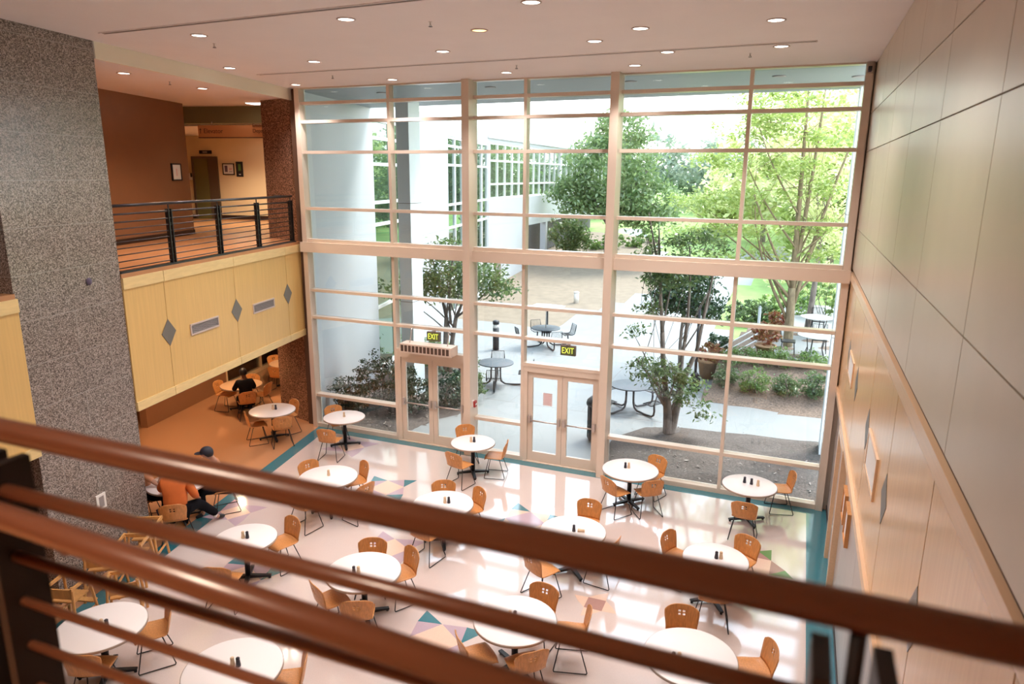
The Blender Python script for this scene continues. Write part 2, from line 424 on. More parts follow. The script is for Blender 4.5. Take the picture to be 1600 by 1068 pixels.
for i,(x,y,l) in enumerate([(-9.67,-5.33,'small ceiling sprinkler between the far slot diffuser and the balcony'),(-5.69,-5.61,'small ceiling sprinkler near the orange tinted downlight'),(-10.13,-1.65,'small ceiling sprinkler near the glass, closest to the balcony'),(-6.02,-1.72,'small ceiling sprinkler near the glass, middle of three'),(-1.93,-1.7,'small ceiling sprinkler near the glass, closest to the panelled wall')]):
    sprinkler(l,x,y)
sprinkler('small sprinkler under the ceiling of the upper balcony',-12.95,-3.2,8.27)

# ------------------------------------------------------------------ wall on the panelled side
def wall_right():
    # upper beige panels
    zs = [4.86,5.6,6.95,7.6,8.46]; ys = [-19,-17.2,-15.35,-13.5,-11.65,-9.77,-7.83,-5.98,-4.08,-2.2,-.3,0]
    b = MB()
    b.mi = 1; b.box(XR+.025,XR+.3,-19,0.1,2.5,8.6); b.mi=0
    g = .006
    for i in range(len(ys)-1):
        for j in range(len(zs)-1):
            b.box(XR,XR+.03,ys[i]+g,ys[i+1]-g,zs[j]+g,zs[j+1]-g)
    b.mi = 2
    yj = [-19,-17.4,-15.45,-13.5,-11.55,-9.62,-7.66,-5.67,-3.68,-1.8,0]
    for i in range(len(yj)-1):
        b.box(XR,XR+.03,yj[i]+.009,yj[i+1]-.009,2.6,4.66)
    b.mi = 3
    for i in range(len(yj)-1):
        b.box(.11,.16,yj[i]+.004,yj[i+1]-.004,-.02,2.5)
    b.mi = 4; b.box(.14,.3,-19,.1,-.02,2.5)
    b.build('wall_right', [M['fabric'],M['groove'],M['wood'],M['greyp'],M['groove']], kind='structure')
    t1 = MB(); t1.box(XR-.02,XR+.03,-19,-.02,4.67,4.81); t1.build('trim_13', M['woodt'], kind='structure')
    t2 = MB(); t2.box(XR-.04,XR+.1,-19,-.05,2.5,2.61); t2.build('trim_14', M['woodt'], kind='structure')
wall_right()
def diamond(label, Mx, hw, hh):
    o = MB(Mx)
    n = 4; vs = [(0,-.005,hh),(hw,-.005,0),(0,-.005,-hh),(-hw,-.005,0),(0,0,hh),(hw,0,0),(0,0,-hh),(-hw,0,0)]
    o.add(vs,[(0,1,2,3),(7,6,5,4),(0,4,5,1),(1,5,6,2),(2,6,7,3),(3,7,4,0)])
    ob = o.build('diamond_plaque', [M['diamond']])
    return ob
for y,l in [(-1.8,'grey diamond plaque on the wood panelled wall, closest to the glass'),(-3.68,'grey diamond plaque on the wood panelled wall just past the small framed picture'),(-5.67,'grey diamond plaque on the wood panelled wall, just before the larger framed picture'),(-7.66,'grey diamond plaque on the wood panelled wall, just behind the larger framed picture'),(-9.62,'grey diamond plaque on the wood panelled wall, cut by the nearest handrail')]:
    Mx = Matrix.Translation((XR,y,3.63)) @ Matrix.Rotation(-PI/2,4,'Z')
    tag(diamond(l,Mx,.2,.25), l, 'wall plaque', 'diamond plaques on the wood panelled wall')
for y,l in [(-.80,'grey diamond plaque on the yellow balcony front, beside the glass wall'),(-2.97,'grey diamond plaque on the yellow balcony front, between the two vents'),(-5.15,'grey diamond plaque on the yellow balcony front, beside the granite column')]:
    Mx = ML @ Matrix.Translation((y/.9806,-.005,3.63))
    tag(diamond(l,Mx,.2,.25), l, 'wall plaque', 'diamond plaques on the balcony front')
def picture(name,label,Mx,w,h,d,fm,inner,art=None):
    t = thing(name,label,'framed picture'); t.matrix_world = Mx
    b = MB(); f=.035*max(.6,min(1.2,w/.5))
    b.box(-w/2,-w/2+f,-d,0,-h/2,h/2); b.box(w/2-f,w/2,-d,0,-h/2,h/2); b.box(-w/2+f,w/2-f,-d,0,-h/2,-h/2+f); b.box(-w/2+f,w/2-f,-d,0,h/2-f,h/2)
    b.build('frame',fm,t)
    b = MB(); b.box(-w/2+f,w/2-f,-d*.6,0,-h/2+f,h/2-f); b.build('mat_board',inner,t)
    if art:
        for nm,mm,x0,x1,z0,z1 in art:
            b = MB(); b.box(x0*w,x1*w,-d*.6-.003,-d*.6,z0*h,z1*h); b.build(nm,mm,t)
    return t
def MR(x,y,z): return Matrix.Translation((x,y,z)) @ Matrix.Rotation(-PI/2,4,'Z')
picture('framed_picture','pale picture in a thin wood frame on the upper panelled wall, closest to the glass',MR(XR,-2.52,3.57),.95,.40,.018,M['woodt'],M['paper'])
picture('framed_picture','larger pale picture in a wood frame on the panelled wall between two diamond plaques',MR(XR,-6.5,3.53),1.0,.46,.022,M['woodt'],M['paper'])
picture('framed_picture','small orange framed picture low on the grey wall, first beyond the wood framed door',MR(.11,-3.75,1.8),.42,.46,.05,M['ply'],M['paper'])
picture('framed_picture','small orange framed picture low on the grey wall, second from the wood framed door',MR(.11,-4.4,1.8),.45,.5,.05,M['ply'],M['paper'])
# wood framed door in the grey wall
d3 = struct('door_3',(0.11,-2.55,0))
b = MB(); b.box(-.09,0,-.62,-.50,.0,2.42); b.build('jamb',M['woodt'],d3)
b = MB(); b.box(-.09,0,.50,.62,.0,2.42); b.build('jamb',M['woodt'],d3)
b = MB(); b.box(-.09,0,-.50,.50,2.32,2.42); b.build('head',M['woodt'],d3)
b = MB(); b.box(-.03,0,-.50,.50,.01,2.32); b.build('leaf',M['greyp'],d3)
b = MB(); b.tube([(-.03,-.40,1.0),(-.08,-.40,1.0),(-.08,-.28,1.0)],.012,8); b.build('handle',M['chrome'],d3)
b = MB(); b.box(.095,.11,-19,-3.2,0,.1); b.box(.095,.11,-1.9,-.02,0,.1); b.build('baseboard_right',M['dbase'],kind='structure')
# security camera
t = thing('security_camera','small dark security camera at the ceiling corner above the glass wall','camera',(-.06,-.295,8.33))
b = MB(); b.box(-.03,.03,-.06,.10,-.04,.03); b.build('body',M['frame_b'],t)
b = MB(); b.lathe([(.028,0),(.028,.02)],12,(0,-.0,-.06)); b.build('lens',M['ink'],t)
b = MB(); b.box(-.05,.05,.1,.16,-.07,.06); b.build('bracket',M['mull'],t)

# ------------------------------------------------------------------ glass wall
VX = [-12.283,-9.786,-7.75,-6.462,-4.51,-1.994,-.05]
HZ = dict(a=.06,d=2.33,h9=.877,h7=2.94,h6=3.635,beam=4.72,h4=5.658,h3=6.988,h2=7.69,h1=8.111,top=8.43)
def post(name, x, w, y0, y1, z0=0, z1=CEIL):
    b = MB(); b.box(x-w/2,x+w/2,y0,y1,z0,z1); return b.build(name,M['mull'],kind='structure')
post('trim_15',VX[0]-.0,.13,-.14,.1); post('trim_16',VX[2],.17,-.34,.1); post('trim_17',VX[4],.17,-.34,.1); post('trim_18',VX[6]+.005,.13,-.14,.1)
b = MB(); b.box(VX[0]-.1,.03,-.2,.1,4.60,4.84); b.build('trim_19',M['mull'],kind='structure')
b = MB(); b.box(VX[0]-.3,VX[0]-.06,-.02,.12,0,CEIL); b.build('trim_20',M['groove'],kind='structure')
b = MB(); b.box(.0,.34,.0,.12,0,CEIL+.1); b.build('trim_21',M['mull'],kind='structure')
halfw = [.065,.035,.085,.035,.085,.035,.065]
for i in range(6):
    x0 = VX[i]+halfw[i]; x1 = VX[i+1]-halfw[i+1]
    door = i in (1,3)
    w = struct('window_%d'%(i+1))
    low = [HZ['d'],HZ['h7'],HZ['h6'],4.6] if door else [HZ['a'],HZ['h9'],HZ['h7'],HZ['h6'],4.6]
    up = [4.84,HZ['h4'],HZ['h3'],HZ['h2'],HZ['h1'],HZ['top']]
    fr = MB(); t_=.035
    for k,z in enumerate(low[:-1]):
        if k==0: fr.box(x0,x1,-.11,.09,(0 if not door else z-.03),z+.045)
        else: fr.box(x0,x1,-.11,.09,z-t_,z+t_)
    for z in up[1:-1]: fr.box(x0,x1,-.11,.09,z-t_,z+t_)
    fr.box(x0,x1,-.11,.09,4.84,4.92); fr.box(x0,x1,-.11,.09,HZ['top'],CEIL)
    if i in (0,2,4): fr.box(x1,x1+.07,-.11,.09,(0 if not door else 0),CEIL)   # thin vertical shared with the next bay
    fr.build('frame',M['mull'],w)
    allz = list(zip(low[:-1],low[1:]))+list(zip(up[:-1],up[1:]))
    for a_,b_ in allz:
        p = MB(); p.box(x0-.01,x1+.01,.055,.067,a_,b_); p.build('pane',M['glass'],w)
# door pairs
def door_pair(name, x0, x1):
    d = struct(name,((x0+x1)/2,0,0)); W=(x1-x0)/2
    b = MB(); b.box(-W,-W+.09,-.1,.09,0,2.30); b.box(W-.09,W,-.1,.09,0,2.30); b.box(-W+.09,W-.09,-.1,.09,2.17,2.30); b.box(-W,W,-.12,.09,0,.02)
    b.build('frame',M['mull'],d)
    for s in (-1,1):
        xa, xb = (-W+.095,-.004) if s<0 else (.004,W-.095)
        lf = MB(); st=.115
        lf.box(xa,xa+st,-.06,.0,.03,2.16); lf.box(xb-st,xb,-.06,.0,.03,2.16); lf.box(xa+st,xb-st,-.06,.0,.03,.25); lf.box(xa+st,xb-st,-.06,.0,2.04,2.16)
        leaf = lf.build('leaf',M['mull'],d)
        p = MB(); p.box(xa+st-.01,xb-st+.01,-.036,-.026,.25,2.04); p.build('pane',M['glass'],leaf)
        pb = MB(); pb.tube([(xa+.05,-.11,1.02),(xb-.05,-.11,1.02)],.018,8); pb.box(xa+.03,xa+.09,-.13,-.06,.96,1.14); pb.box(xb-.09,xb-.03,-.13,-.06,.96,1.14)
        pb.build('push_bar',M['chrome'],leaf)
        xh = xb-.05 if s<0 else xa+.05
        h = MB(); h.tube([(xh,.01,.85),(xh,.07,.85),(xh,.07,1.25),(xh,.01,1.25)],.014,8); h.build('pull_handle',M['chrome'],leaf)
    return d
door_pair('door_1',VX[1]+.035,VX[2]-.085); door_pair('door_2',VX[3]+.035,VX[4]-.085)
# notice on the second doors
t = thing('paper_notice','pale pink printed notice taped inside the second pair of glass doors','notice',(-5.86,-.039,1.55))
b = MB(); b.box(-.11,.11,-.002,0,-.15,.15); b.build('sheet',M['paperp'],t)
b = MB()
for k in range(7): b.box(-.08,.08-.03*(k%3==2),-.0035,-.002,.11-k*.036,.125-k*.036)
b.build('print',M['inkr'],t)
# exit signs
def exit_sign(label, x, y, z):
    t = thing('exit_sign',label,'exit sign',(x,y,z),0,'lit exit signs')
    b = MB(); b.box(-.17,.17,-.02,.06,-.11,.11); b.build('housing',M['exith'],t)
    b = MB(); b.box(-.155,.155,-.026,-.02,-.095,.095); b.build('face',M['exitf'],t)
    text('lettering','EXIT',.19,M['exitt'],t,Matrix.Translation((0,-.027,0))@Matrix.Rotation(PI/2,4,'X'),.003,'CENTER',.72)
    b = MB(); b.tube([(0,.02,.11),(0,.02,.13)],.05,10); b.build('canopy_mount',M['exith'],t)
    return t
exit_sign('lit EXIT sign in a dark housing above the slatted heater over the first doors',-8.68,-.19,2.78)
exit_sign('lit EXIT sign hung above the doors with the paper notice',-5.37,-.16,2.77)
# heater over the first doors
t = thing('unit_heater','long tan heater box with dark slatted grille hung over the first glass doors','heater',(-8.76,-.30,2.50))
b = MB(); b.box(-.68,.68,-.17,.17,-.11,.11); b.build('case',M['heat'],t)
b = MB()
for k in range(13): b.box(-.65+k*.1,-.58+k*.1,-.176,-.17,-.075,.075)
b.build('grille',M['heatg'],t)
for s in (-1,1):
    b = MB(); b.tube([(s*.5,0,.11),(s*.5,.1,.44),(s*.5,.2,.44)],.012,6); b.build('hanger_rod',M['chrome'],t)
t = thing('fire_alarm_pull','small red fire alarm pull station on the tan post between the door pairs','fire alarm',(-7.666,-.21,1.27))
b = MB(); b.box(0,.045,-.05,.05,-.075,.075); b.build('back_box',M['white'],t)
b = MB(); b.box(.045,.09,-.05,.05,-.075,.075); b.build('body',M['red'],t)
b = MB(); b.box(.09,.10,-.035,.035,-.02,.01); b.build('pull_handle',M['white'],t)

# ------------------------------------------------------------------ balcony side
b = MB(ML)
U0,U1 = -6.27,-.02
us = [U0,-5.25,-3.03,-.816,U1]
for i in range(4):
    b.mi=0; b.box(us[i]+.006,us[i+1]-.006,-.0,.1,2.60,4.58)
    b.mi=1; b.box(us[i]+.006,us[i+1]-.006,-.02,.1,4.58,4.77); b.box(us[i]+.006,us[i+1]-.006,-.02,.1,2.44,2.60)
b.mi=2; b.box(U0,U1,.03,.2,2.46,4.75)
b.build('wall_left',[M['maple'],M['maplet'],M['groove']],kind='structure')
b = MB(ML); b.mi=0; b.box(-14,-8.3,0,.1,2.60,4.58); b.mi=1; b.box(-14,-8.3,-.02,.1,4.58,4.77); b.box(-14,-8.3,-.02,.1,2.44,2.6)
b.build('wall_left_near',[M['maple'],M['maplet']],kind='structure')
b = MB(ML); b.box(-19,10.5,.2,10,2.7,F2); b.box(-6.27,.02,-.0,.2,4.77,F2); b.box(-19,-8.32,0,.2,4.77,F2); b.build('floor_balcony',[M['corrf']],kind='structure')
def vent(label,u):
    t = thing('wall_vent',label,'vent',tuple(PL(u,-.0,3.54)),RZL,'vents in the balcony front')
    # local x along the front, local y into the wall
    b = MB(); w,h=.46,.11
    b.box(-w,w,-.02,0,h-.03,h); b.box(-w,w,-.02,0,-h,-h+.03); b.box(-w,-w+.03,-.02,0,-h+.03,h-.03); b.box(w-.03,w,-.02,0,-h+.03,h-.03); b.build('frame',M['ventf'],t)
    b = MB()
    for k in range(7): b.cbox((0,-.006,-.07+k*.0235),(2*w-.06,.012,.016),0,.5)
    b.build('louvre',M['vent'],t)
    b = MB(); b.box(-w+.03,w-.03,-.003,0,-h+.03,h-.03); b.build('backing',M['vent'],t)
vent('rectangular grey vent in the yellow balcony front, nearer the granite column',-4.17)
vent('rectangular grey vent in the yellow balcony front, nearer the glass',-1.94)
# granite columns
b = MB(); b.box(-8.32,-6.27,0.02,1.7,0,8.6); o = b.build('column_granite',M['granite'],kind='structure'); o.matrix_world = ML
b = MB(); b.prism([(-12.46,.03),(-13.83,.40),(-13.65,1.15),(-12.78,.92)],0,8.6); b.build('column_brown_granite',M['dgranite'],kind='structure')
t = thing('wall_outlet','white outlet plate low on the grey granite column','outlet',tuple(PL(-7.31,.02,1.24)),RZL)
b = MB(); b.box(-.1,.1,-.02,0,-.13,.13); b.build('plate',M['white'],t)
b = MB(); b.box(-.05,.05,-.026,-.02,-.09,.09); b.build('socket',M['vent'],t)
t = thing('column_sensor','small dark round knob on the grey granite column at balcony level','sensor',tuple(PL(-6.97,.02,4.82)),RZL)
b = MB(); b.ball((0,-.02,0),(.05,.03,.06)); b.build('cap',M['ink'],t)
b = MB(); b.box(-.03,.03,-.01,0,-.03,.03); b.build('mount',M['frame_b'],t)

# railing of the far balcony
def railing_far():
    t = thing('balcony_railing','dark metal railing with horizontal bars on the far balcony above the yellow front','railing',tuple(O_L),RZL)
    w=.06
    b = MB(); b.tube([(-6.25,w,5.95),(-.22,w,5.95)],.026,12); b.build('top_rail',M['railg'],t)
    posts = [-4.83,-3.32,-1.83,-.3]
    for z,r in [(5.81,.016),(5.68,.013)]+[(5.57-.108*k,.0095) for k in range(7)]:
        b = MB(); b.tube([(-6.25,w,z),(-.3,w,z)],r,8); b.build('bar',M['railg'],t)
    for u in posts:
        b = MB(); b.box(u-.055,u-.03,w-.035,w+.035,F2,5.85); b.box(u+.03,u+.055,w-.035,w+.035,F2,5.85); b.tube([(u,w,5.6),(u,w,5.95)],.012,8); b.box(u-.03,u+.03,w-.02,w+.02,5.55,5.6)
        b.build('post',M['postg'],t)
    b = MB(); b.box(-.28,-.26,w,w+.07,F2,5.85); b.tube([(-.25,w,5.95),(-.25,.5,5.95)],.02,8); b.build('return_rail',M['railg'],t)
    b = MB(); b.box(-6.25,-.2,w-.05,w+.05,F2,F2+.035); b.build('base_plate',M['railg'],t)
railing_far()
# railing next to the camera
def railing_near():
    t = thing('gallery_railing','out of focus bronze railing, lit copper brown, with round rails across the foreground','railing',(0,-13.61,F2))
    X0,X1=-2.456,-.77; zz=lambda z:z-F2
    b = MB(); b.tube([(-5.9,0,zz(5.975)),(.04,0,zz(5.975))],.025,20); b.build('top_rail',M['bronze'],t)
    b = MB(); b.tube([(-3.4,-.09,zz(5.8945)),(-.9,-.09,zz(5.782))],.025,20); b.build('handrail',M['bronze'],t)
    for k in range(3):
        x=-.95-k*1.2
        zh=5.8425-.045*(x+2.24)
        b = MB(); b.tube([(x,-.09,zz(zh-.02)),(x,-.06,zz(zh-.06)),(x,.0,zz(zh-.06))],.008,8); b.build('handrail_bracket',M['bronze'],t)
    lv = [(5.835,.0155),(5.68,.0125),(5.57,.0105),(5.46,.0105)]+[(5.35-.11*k,.0105) for k in range(4)]
    for (xa,xb) in [(X0+.02,X1-.02),(X1+.02,.03),(-4.14+.02,X0-.02),(-5.8,-4.14-.02)]:
        for z,r in lv:
            b = MB(); b.tube([(xa,0,zz(z)),(xb,0,zz(z))],r,14); b.build('bar',M['bronze'],t)
    for x in (X0,X1,-4.14,-5.8):
        b = MB(); b.box(x-.05,x-.026,-.04,.06,0,zz(5.895)); b.build('post_plate',M['bronzed'],t)
        b = MB(); b.box(x+.026,x+.05,-.04,.06,0,zz(5.895)); b.build('post_plate',M['bronzed'],t)
        b = MB(); b.tube([(x,0,zz(5.4)),(x,0,zz(5.96))],.0105,10); b.build('post_stem',M['bronzed'],t)
        b = MB(); b.box(x-.06,x+.06,-.05,.05,0,.012); b.build('post_foot',M['bronzed'],t)
railing_near()

# ---- rooms behind the balcony
e = Vector((-.94,3.14,0)).normalized(); P0 = Vector((-15.44,-2.88,0))
RZB = math.atan2(e.y,e.x)
Mb = Matrix.Translation(P0) @ Matrix.Rotation(RZB,4,'Z')
b = MB(Mb); b.box(-9,3.42,0,.25,F2,8.3); b.build('wall_balcony_brown',M['brownw'],kind='structure')
b = MB(Mb); b.box(-9,3.43,-.02,0,F2,F2+.13); b.build('baseboard_1',M['dbase'],kind='structure')
Mb2 = Mb @ Matrix.Translation((2.79,0,6.5))
picture('framed_picture','black framed picture with pale mat on the brown balcony wall',Mb2,.44,.44,.04,M['frame_b'],M['paper'],[('figure',M['inkr'],-.06,.06,-.22,.2)])
b = MB(ML); b.box(7.3,7.5,2.0,10,F2,8.3); b.build('wall_corridor',M['beigew'],kind='structure')
b = MB(ML); b.box(7.28,7.3,2.0,6.9,F2,F2+.14); b.box(7.28,7.3,7.85,10,F2,F2+.14); b.build('baseboard_2',M['dbase'],kind='structure')
b = MB(ML); b.box(2.0,2.4,1.2,5.2,7.83,8.28); b.build('wall_corridor_bulkhead',M['olive'],kind='structure')
b = MB(ML); b.box(2.4,10.4,1.2,9.8,7.78,7.95); b.build('ceiling_corridor',M['ceil'],kind='structure')
MF = ML @ Matrix.Rotation(PI/2,4,'Z')   # local x: away from hall (w), local -y: +u... used through MU()
def MU(u,w,z):  # plane facing the camera along the corridor: local x = -w direction (to the right seen from the hall), local y = +u
    X=-dW; Y=dL; p=PL(u,w,z)
    return Matrix(((X.x,Y.x,0,p.x),(X.y,Y.y,0,p.y),(0,0,1,p.z),(0,0,0,1)))
d4 = struct('door_4'); d4.matrix_world = MU(7.3,7.35,F2)
b = MB(); b.box(-.52,-.44,-.05,0,0,2.22); b.box(.44,.52,-.05,0,0,2.22); b.box(-.44,.44,-.05,0,2.14,2.22); b.build('frame',M['steelf'],d4)
b = MB(); b.box(-.44,.1,-.02,0,0,2.14); b.build('leaf',M['steel'],d4)
b = MB(); b.box(.11,.44,-.015,0,0,2.14); b.build('leaf',M['steelf'],d4)
t = thing('floor_indicator','small black indicator box above the olive elevator door','sign'); t.matrix_world = MU(7.3,7.28,7.21)
b = MB(); b.box(-.24,.24,-.04,0,-.06,.06); b.build('case',M['frame_b'],t)
b = MB(); b.box(-.10,.08,-.045,-.04,-.03,.03); b.build('display',M['vent'],t)
picture('framed_picture','black framed certificate with white mat on the beige corridor wall',MU(7.3,6.42,6.62),.46,.40,.03,M['frame_b'],M['paper'],[('print',M['ink'],-.32,-.08,-.25,.3),('print',M['inkr'],.05,.3,-.1,0.1),('print',M['ink'],.05,.3,-.25,-.2)])
picture('framed_picture','tall black picture of a green fern on the beige corridor wall',MU(7.3,5.98,6.62),.26,.52,.03,M['frame_b'],M['frame_b'],[('fern',M['fern'],-.2,.2,-.1,.35),('caption',M['paper'],-.15,.15,-.38,-.32)])
t = thing('wall_phone','small white wall phone with black handset beside the elevator door','phone'); t.matrix_world = MU(7.3,7.95,6.35)
b = MB(); b.box(-.07,.07,-.05,0,-.12,.12); b.build('body',M['white'],t)
b = MB(); b.box(.02,.07,-.08,-.05,-.02,.12); b.build('handset',M['frame_b'],t)
# hanging sign
t = thing('hanging_sign','orange brown hanging sign reading Elevator and Emergency Department in the upper corridor','sign'); t.matrix_world = MU(1.1,2.0,7.56)
b = MB(); b.box(-1.3,1.0,-.03,.03,-.15,.15); b.build('board',M['signw'],t)
b = MB(); b.box(-1.3,1.0,-.035,.035,-.175,-.15); b.build('bottom_edge',M['groove'],t)
RX = Matrix.Rotation(PI/2,4,'X')
text('lettering','Elevator',.17,M['signtx'],t,Matrix.Translation((-1.14,-.032,0))@RX,.002)
text('lettering','Emergency\nDepartment',.135,M['signtx'],t,Matrix.Translation((.28,-.032,.07))@RX,.002)
b = MB(); b.add([(-1.24,-.033,-.06),(-1.22,-.033,-.06),(-1.22,-.033,.03),(-1.20,-.033,.03),(-1.23,-.033,.08),(-1.26,-.033,.03),(-1.24,-.033,.03)],[(0,1,2,6),(5,3,4)]); 
b.build('arrow',M['signtx'],t)
for x in (-.9,.7):
    b = MB(); b.tube([(x,0,.15),(x,0,.24)],.01,6); b.build('hanger_rod',M['chrome'],t)

# ---- ground floor behind the balcony front
b = MB(ML); b.box(-19,10.4,9,9.2,0,2.8); b.box(10.2,10.4,.3,9,0,8.3); b.build('wall_left_ground',M['beigew'],kind='structure')
b = MB(ML); b.box(-19,10.4,9.8,10,F2,8.3); b.box(-19.2,-19,0,10,0,8.3); b.build('wall_left_upper',M['brownw'],kind='structure')
# storefront windows under the balcony
def storefront(name, u0,u1,w):
    s = struct(name); s.matrix_world = ML
    b = MB(); b.box(u0,u1,w-.06,w+.06,0,.12); b.box(u0,u1,w-.06,w+.06,2.1,2.2)
    n=3
    for k in range(n+1):
        x=u0+(u1-u0)*k/n; b.box(x-.05,x+.05,w-.06,w+.06,.12,2.1)
    b.box(u0,u1,w-.05,w+.05,.82,.9)
    b.build('frame',M['beigew'],s)
    b = MB(); b.box(u0,u1,w,w+.012,.1,2.15); b.build('pane',M['glass'],s)
storefront('window_7',2.5,8.5,4.1)
b = MB(ML); b.box(-1.2,2.4,4.0,4.2,0,2.7); b.build('wall_cafe',M['brownw'],kind='structure')
b = MB(ML); b.box(2.4,10.2,4.0,4.2,2.2,2.7); b.build('wall_cafe_head',M['brownw'],kind='structure')
b = MB(ML); b.box(2.4,10.2,5.6,5.8,0,2.7); b.build('wall_cafe_back',M['olive'],kind='structure')

# ------------------------------------------------------------------ furniture
def make_table(label, R, top, grp):
    t = thing('cafe_table',label,'table',(0,0,0),0,grp)
    b = MB(); b.lathe([(R-.012,.70),(R,.708),(R,.734),(R-.004,.738)],48); b.build('edge_band',M['edge'],t)
    b = MB(); b.lathe([(R-.004,.738),(R-.012,.742),(.01,.742)],48); b.build('tabletop',top,t)
    b = MB(); b.lathe([(.045,.06),(.045,.66),(.17,.69),(.17,.70)],16); b.build('pedestal',M['black'],t)
    for k in range(4):
        a = PI/4+k*PI/2
        b = MB(Matrix.Rotation(a,4,'Z'))
        vs=[(.0,-.035,.035),(.0,.035,.035),(.0,.035,.09),(.0,-.035,.09),(.36,-.028,.03),(.36,.028,.03),(.36,.028,.055),(.36,-.028,.055)]
        b.add(vs,[(0,1,2,3),(7,6,5,4),(0,4,5,1),(1,5,6,2),(2,6,7,3),(3,7,4,0)])
        b.lathe([(.022,0),(.022,.035)],8,(.335,0,0))
        b.build('foot',M['black'],t)
    return t
def shell_grid(rows, cols, holes=None):
    """rows: (y,z,halfwidth,side_forward,drop)"""
    vs=[]; 
    for (y,z,hw,sf,dr) in rows:
        for c_ in cols:
            k=c_*c_
            vs.append((c_*hw, y+sf*k, z-dr*k*k))
    n=len(cols); fs=[]
    for j in range(len(rows)-1):
        for i in range(n-1):
            if holes and holes(j,i): continue
            fs.append((j*n+i,j*n+i+1,(j+1)*n+i+1,(j+1)*n+i))
    return vs,fs
def solid(name, vs, fs, th, mm, parent):
    b = MB(); b.add(vs,fs,True); o = b.build(name,mm,parent)
    md = o.modifiers.new('thickness','SOLIDIFY'); md.thickness=th; md.offset=0
    dg = bpy.context.evaluated_depsgraph_get()
    me = bpy.data.meshes.new_from_object(o.evaluated_get(dg)); o.modifiers.clear(); o.data = me
    return o
def make_chair(label):
    t = thing('cafe_chair',label,'chair',(0,0,0),0,'plywood cafe chairs')
    cs = [-1,-.86,-.7,-.5,-.34,-.20,-.05,.05,.20,.34,.5,.7,.86,1]
    seat = [(.23,.425,.19,-.03,0),(.215,.445,.205,-.02,0),(.17,.458,.215,0,-.008),(.06,.452,.22,0,-.016),(-.06,.444,.218,0,-.02),(-.15,.446,.213,.01,-.02),(-.19,.458,.209,.02,-.012),(-.213,.482,.207,.03,0)]
    back = [(-.213,.482,.207,.03,0),(-.226,.52,.208,.04,0),(-.238,.57,.214,.045,0),(-.248,.62,.222,.045,0),(-.256,.665,.229,.045,0),(-.262,.695,.232,.045,0),(-.264,.708,.232,.045,0),(-.27,.738,.232,.045,.004),(-.276,.775,.229,.045,.02),(-.281,.81,.222,.045,.05),(-.283,.822,.21,.045,.06)]
    vs,fs = shell_grid(seat,cs); solid('seat',vs,fs,.013,M['ply'],t)
    vs,fs = shell_grid(back,cs,lambda j,i: j in (4,6) and i in (5,7)); solid('backrest',vs,fs,.013,M['ply'],t)
    for s in (-1,1):
        b = MB(); b.tube([(s*.12,-.10,.436),(s*.155,-.12,.425),(s*.235,-.245,.03),(s*.24,-.235,.012),(s*.24,.20,.012),(s*.235,.205,.03),(s*.155,.12,.43),(s*.12,.10,.44)],.0085,7)
        b.build('leg',M['black'],t)
    b = MB(); b.tube([(-.155,-.10,.428),(.155,-.10,.428)],.0075,6); b.tube([(-.155,.11,.433),(.155,.11,.433)],.0075,6); b.build('seat_support',M['black'],t)
    return t
TABLES = [ # x,y,R,tan,label
 (1,-10.76,-.96,.50,0,'small round white table by the glass, closest to the brown granite column'),
 (2,-7.17,-1.24,.49,0,'small round white table by the glass between the two pairs of doors'),
 (3,-12.70,-1.24,.56,0,'white topped round table just past the balcony edge beside the brown granite column'),
 (4,-14.98,.16,.56,1,'tan round table under the balcony where the person in black sits'),
 (5,-15.35,2.55,.55,1,'tan round table farthest under the balcony, half hidden by the brown granite column'),
 (6,-8.99,-3.99,.565,0,'round white table with one cream shaker, nearest the lilac and teal floor inlay'),
 (7,-6.39,-4.15,.55,0,'round white table in the second row facing the gap between the doors'),
 (8,-3.63,-1.31,.565,0,'round white table at the glass with three chairs drawn up, beside the second doors'),
 (9,-1.35,-1.13,.51,0,'round white table in the corner of glass and wood wall, three shakers on top'),
 (10,-3.94,-4.18,.55,0,'round white table with a toppled cream shaker'),
 (11,-1.64,-4.16,.50,0,'round white table beside the green floor inlay'),
 (12,-8.76,-6.50,.50,0,'round white table nearest the high chairs and grey granite column'),
 (13,-6.45,-6.58,.56,0,'round white table seen between the top rail and second rail, four chairs around'),
 (14,-3.93,-6.79,.56,0,'round white table just below the top rail, next to the mauve floor inlay'),
 (15,-1.66,-6.63,.57,0,'large round white table in front, nearest the wood panelled wall'),
 (16,-8.84,-9.02,.55,0,'round white table behind the lower rails beside the dark railing post'),
 (17,-6.68,-8.98,.58,0,'round white table cut off by the bottom of the picture behind the lower rails'),
 (18,-11.45,-5.35,.55,0,'white table with food trays where people eat beside the grey granite column')]
TP = {}
protos = {}
for k,x,y,R,tan,lab in TABLES:
    key=(R,tan)
    rz = random.uniform(-.3,.3)
    if key not in protos:
        protos[key]=make_table(lab,R,M['tan_top'] if tan else M['white_top'],'round cafe tables'); o=protos[key]; o.location=(x,y,.0045); o.rotation_euler=(0,0,rz)
    else: o=dup(protos[key],(x,y,.0045),rz,lab)
    TP[k]=(x,y)
C_ = 'orange plywood chair '
